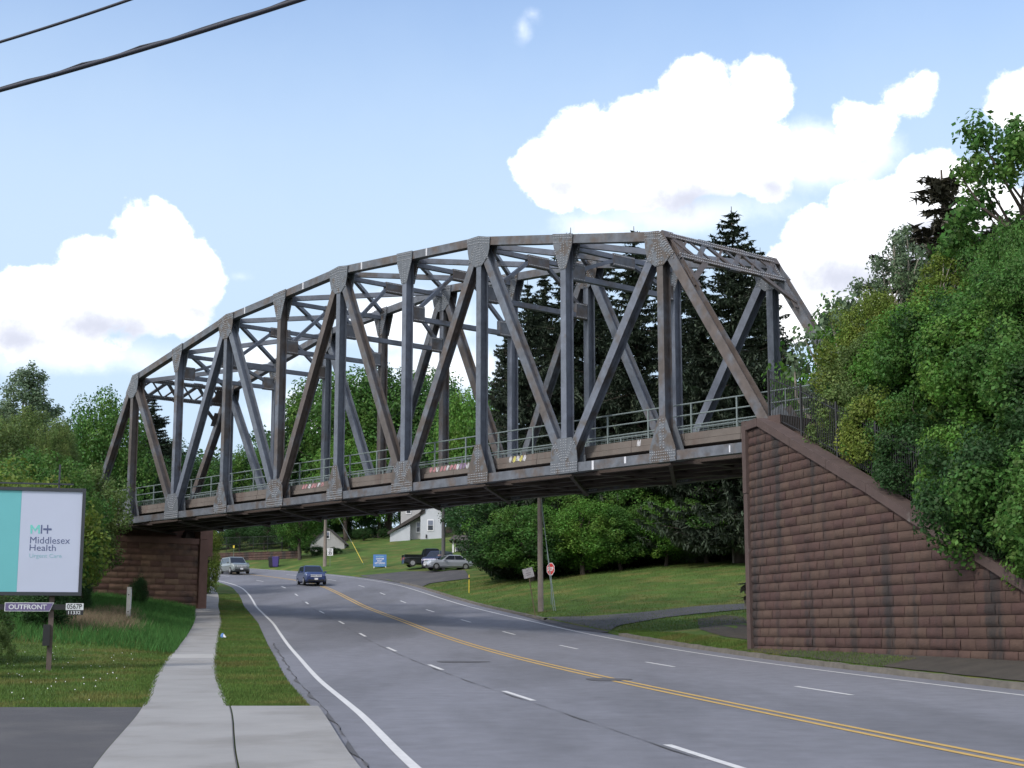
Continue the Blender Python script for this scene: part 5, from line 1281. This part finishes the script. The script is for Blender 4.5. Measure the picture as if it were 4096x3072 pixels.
tree('broad2', 130, 1640, 97, 'lf_olive', 'large olive tree above the billboard', 1.0)
tree('broad', 20, 1700, 94, 'lf_olive', 'olive tree cut by the left picture edge', .9)
tree('broad2', 235, 1690, 91, 'lf_olive', 'olive tree hiding the left foot of the bridge', .58)
tree('round', 330, 1860, 82, 'lf_olive', 'rounded olive tree in front of the left end post', .95)
tree('round', 200, 1800, 76, 'lf_mid', 'green tree just above the right corner of the billboard', .9)
tree('round', 345, 1960, 73.5, 'lf_mid', 'green bushy tree hanging beside the billboard in front of the abutment', .42)
tree('round', 90, 1840, 72, 'lf_mid', 'green tree directly behind the billboard top', .9)
tree('bush', 60, 1905, 66, 'lf_yel', 'yellow green bush peeping over the billboard', 1.0)
tree('broad2', -150, 1600, 90, 'lf_olive', 'olive tree outside the left picture edge', .8)
tree('bush', -25, 2395, 36.5, 'lf_olive', 'dark olive bush at the lower left edge under the billboard', .55, h=1.35)
tree('bush2', -130, 2340, 43, 'lf_olive', 'olive bush behind the lower left bush', 1.3)
tree('bush', 180, 2330, 56, 'lf_dark', 'dark shrub behind the billboard posts', 1.3)
tree('bush2', 330, 2330, 68, 'lf_dark', 'dark shrub at the shaded foot of the left abutment', .8)
tree('bush', 560, 2310, 85, 'lf_dark', 'low dark shrub against the brown abutment wall', .6)
# wood masses beyond, read as one
def wood(name, label, rows, leaf, seed):
    rs = np.random.RandomState(seed); cs = []; rb = []
    for x0, y0, x1, y1, h, dens in rows:
        n = int(math.hypot(x1-x0, y1-y0)/dens)
        for i in range(n):
            t = (i+rs.rand()*.8)/n; x = x0+(x1-x0)*t; y = y0+(y1-y0)*t+rs.uniform(-6, 6); z = g(x, y); hh = h*rs.uniform(.75, 1.15)
            for k in range(14): cs.append((x+rs.uniform(-4, 4), y+rs.uniform(-4, 4), z+hh*rs.uniform(.05, 1)*(1-.0))); rb.append(rs.uniform(1.2, 2.6))
    V, F = leaf_cloud(rs, cs, rb, len(cs)*150, .6, shell=.4); o = npmesh(name, V, F, M[leaf]); tag(o, label, 'wood', kind='stuff')
wood('far_wood', 'dark mass of distant trees along the hilltop behind everything', [(-170, 250, -60, 238, 13, 5), (-60, 238, 10, 240, 14, 5), (10, 180, 60, 160, 16, 5), (60, 160, 110, 140, 16, 6), (-170, 150, -75, 125, 13, 5), (-75, 125, -52, 112, 10, 5), (20, 140, 50, 128, 14, 5)], 'lf_dark', 40)
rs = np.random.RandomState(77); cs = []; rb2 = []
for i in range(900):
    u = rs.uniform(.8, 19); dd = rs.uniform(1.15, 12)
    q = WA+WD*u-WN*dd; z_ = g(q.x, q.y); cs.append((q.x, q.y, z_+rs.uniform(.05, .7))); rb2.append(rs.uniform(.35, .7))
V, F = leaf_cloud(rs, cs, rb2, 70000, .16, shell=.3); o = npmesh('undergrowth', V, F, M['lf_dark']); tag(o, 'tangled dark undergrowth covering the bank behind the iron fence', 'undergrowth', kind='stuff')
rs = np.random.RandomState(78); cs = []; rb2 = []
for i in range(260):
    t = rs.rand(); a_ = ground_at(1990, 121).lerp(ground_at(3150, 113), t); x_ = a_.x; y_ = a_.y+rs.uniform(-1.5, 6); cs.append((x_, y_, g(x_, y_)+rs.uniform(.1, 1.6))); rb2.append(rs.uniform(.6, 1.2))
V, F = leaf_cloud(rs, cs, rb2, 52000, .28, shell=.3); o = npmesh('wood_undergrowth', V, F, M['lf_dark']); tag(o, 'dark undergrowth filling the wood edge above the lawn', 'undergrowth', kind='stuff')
# ------------------------------------------------------------------ grass
def blades(name, label, n, gen, h0, h1, wd, m, seed, lean=.35):
    rs = np.random.RandomState(seed); x, y = gen(rs, n); z = G(x, y); N_ = len(x)
    h = rs.uniform(h0, h1, N_); a = rs.uniform(0, 6.283, N_); b = rs.uniform(0, 6.283, N_)
    bx = np.cos(a)*wd*.5; by = np.sin(a)*wd*.5; tx = np.cos(b)*h*lean; ty = np.sin(b)*h*lean
    V = np.stack([np.stack([x-bx, y-by, z-.01], 1), np.stack([x+bx, y+by, z-.01], 1), np.stack([x+tx, y+ty, z+h], 1)], 1).reshape(-1, 3)
    F = np.arange(len(V)).reshape(-1, 3); o = npmesh(name, V, F, m); tag(o, label, 'grass', kind='stuff')
def in_s(s0, s1, y0, y1, bias=1.6, edge=0):
    def f(rs, n):
        y = y0+(y1-y0)*rs.rand(n)**bias; s_ = s0+(s1-s0)*rs.rand(n)
        return XC(y)+s_*sec(y), y
    return f
def vergegen(rs, n):
    y = 26.6+90*rs.rand(n)**1.5; a = FR(y)+.02; s_ = a+(-7.74-a)*rs.rand(n); return XC(y)+s_*sec(y), y
def lawngen(rs, n):
    y = 26.4+36*rs.rand(n)**1.2; a = FL(y)-.02; s_ = a-13.5*rs.rand(n)**1.15; return XC(y)+s_*sec(y), y
blades('verge_grass', 'short mown grass of the verge between footway and road', 46000, vergegen, .03, .075, .022, M['blade'], 1)
blades('lawn_grass', 'short mown grass of the lawn left of the footway', 120000, lawngen, .03, .085, .022, M['blade'], 2)
blades('lawn_grass', 'mown grass of the bank right of the road', 60000, in_s(7.72, 26, 66, 128, 1.1), .04, .10, .035, M['blade'], 3)
blades('bank_grass', 'grass strip between the kerb and the wing wall', 26000, in_s(7.72, 8.7, 40, 68, 1.0), .03, .09, .022, M['blade'], 4)
def tallgen(rs, n):
    y = 50+44*rs.rand(n)**.8; s_ = -11.0-15*rs.rand(n)**1.3; return XC(y)+s_*sec(y), y
blades('tall_grass', 'tall lush uncut grass on the bank before the left abutment', 90000, tallgen, .12, .42, .03, M['tallblade'], 5, .45)
def brushgen(rs, n):
    q = [unproj(300+220*rs.rand(), 2455+70*rs.rand()) for _ in range(60)]
    i = rs.randint(0, 60, n); return np.array([q[k].x for k in i])+rs.normal(size=n)*.35, np.array([q[k].y for k in i])+rs.normal(size=n)*.6
blades('dry_brush', 'dry brown brush at the foot of the grass bank', 12000, brushgen, .15, .55, .02, M['brush'], 6, .6)
def edgegen(rs, n):
    y = 18+70*rs.rand(n)**1.4; e = rs.randint(0, 2, n); s_ = np.where(e == 0, FL(y)-.01, FR(y)+.01)+rs.normal(size=n)*.035; k = (y > 26.6); return (XC(y)+s_*sec(y))[k], y[k]
blades('edge_tufts', 'ragged grass tufts growing over both footway edges', 9000, edgegen, .05, .12, .03, M['blade'], 7, .8)
# clover flowers and leaf litter specks
rs = np.random.RandomState(21)
y = 27+22*rs.rand(130); s_ = -11.6-9*rs.rand(130); x = XC(y)+s_*sec(y); z = G(x, y)+.07
Vf = np.concatenate([np.stack([x+dx*.013, y, z+dz*.013], 1)[:, None] for dx, dz in ((-1, 0), (0, -1), (1, 0), (0, 1))], 1).reshape(-1, 3)
o = npmesh('clover_flowers', Vf, np.arange(len(Vf)).reshape(-1, 4), M['white']); tag(o, 'scattered tiny white clover flowers in the lawn', 'flowers', kind='stuff')
p = unproj(3027, 2552); p.z = g(p.x, p.y); yf = thing('weed', 'small weed with yellow flowers at the foot of the wing wall corner', 'plant', tuple(p))
rs = np.random.RandomState(3); V, F = leaf_cloud(rs, [(0, 0, .12), (.1, 0, .1), (-.08, .05, .14)], [.13, .12, .12], 260, .06); npmesh('leaves', V, F, M['lf_dark'], parent=yf)
V, F = leaf_cloud(rs, [(0, 0, .33), (-.08, 0, .38), (.06, .02, .3)], [.05, .05, .05], 50, .05); npmesh('flowers', V, F, M['yellow'], parent=yf)
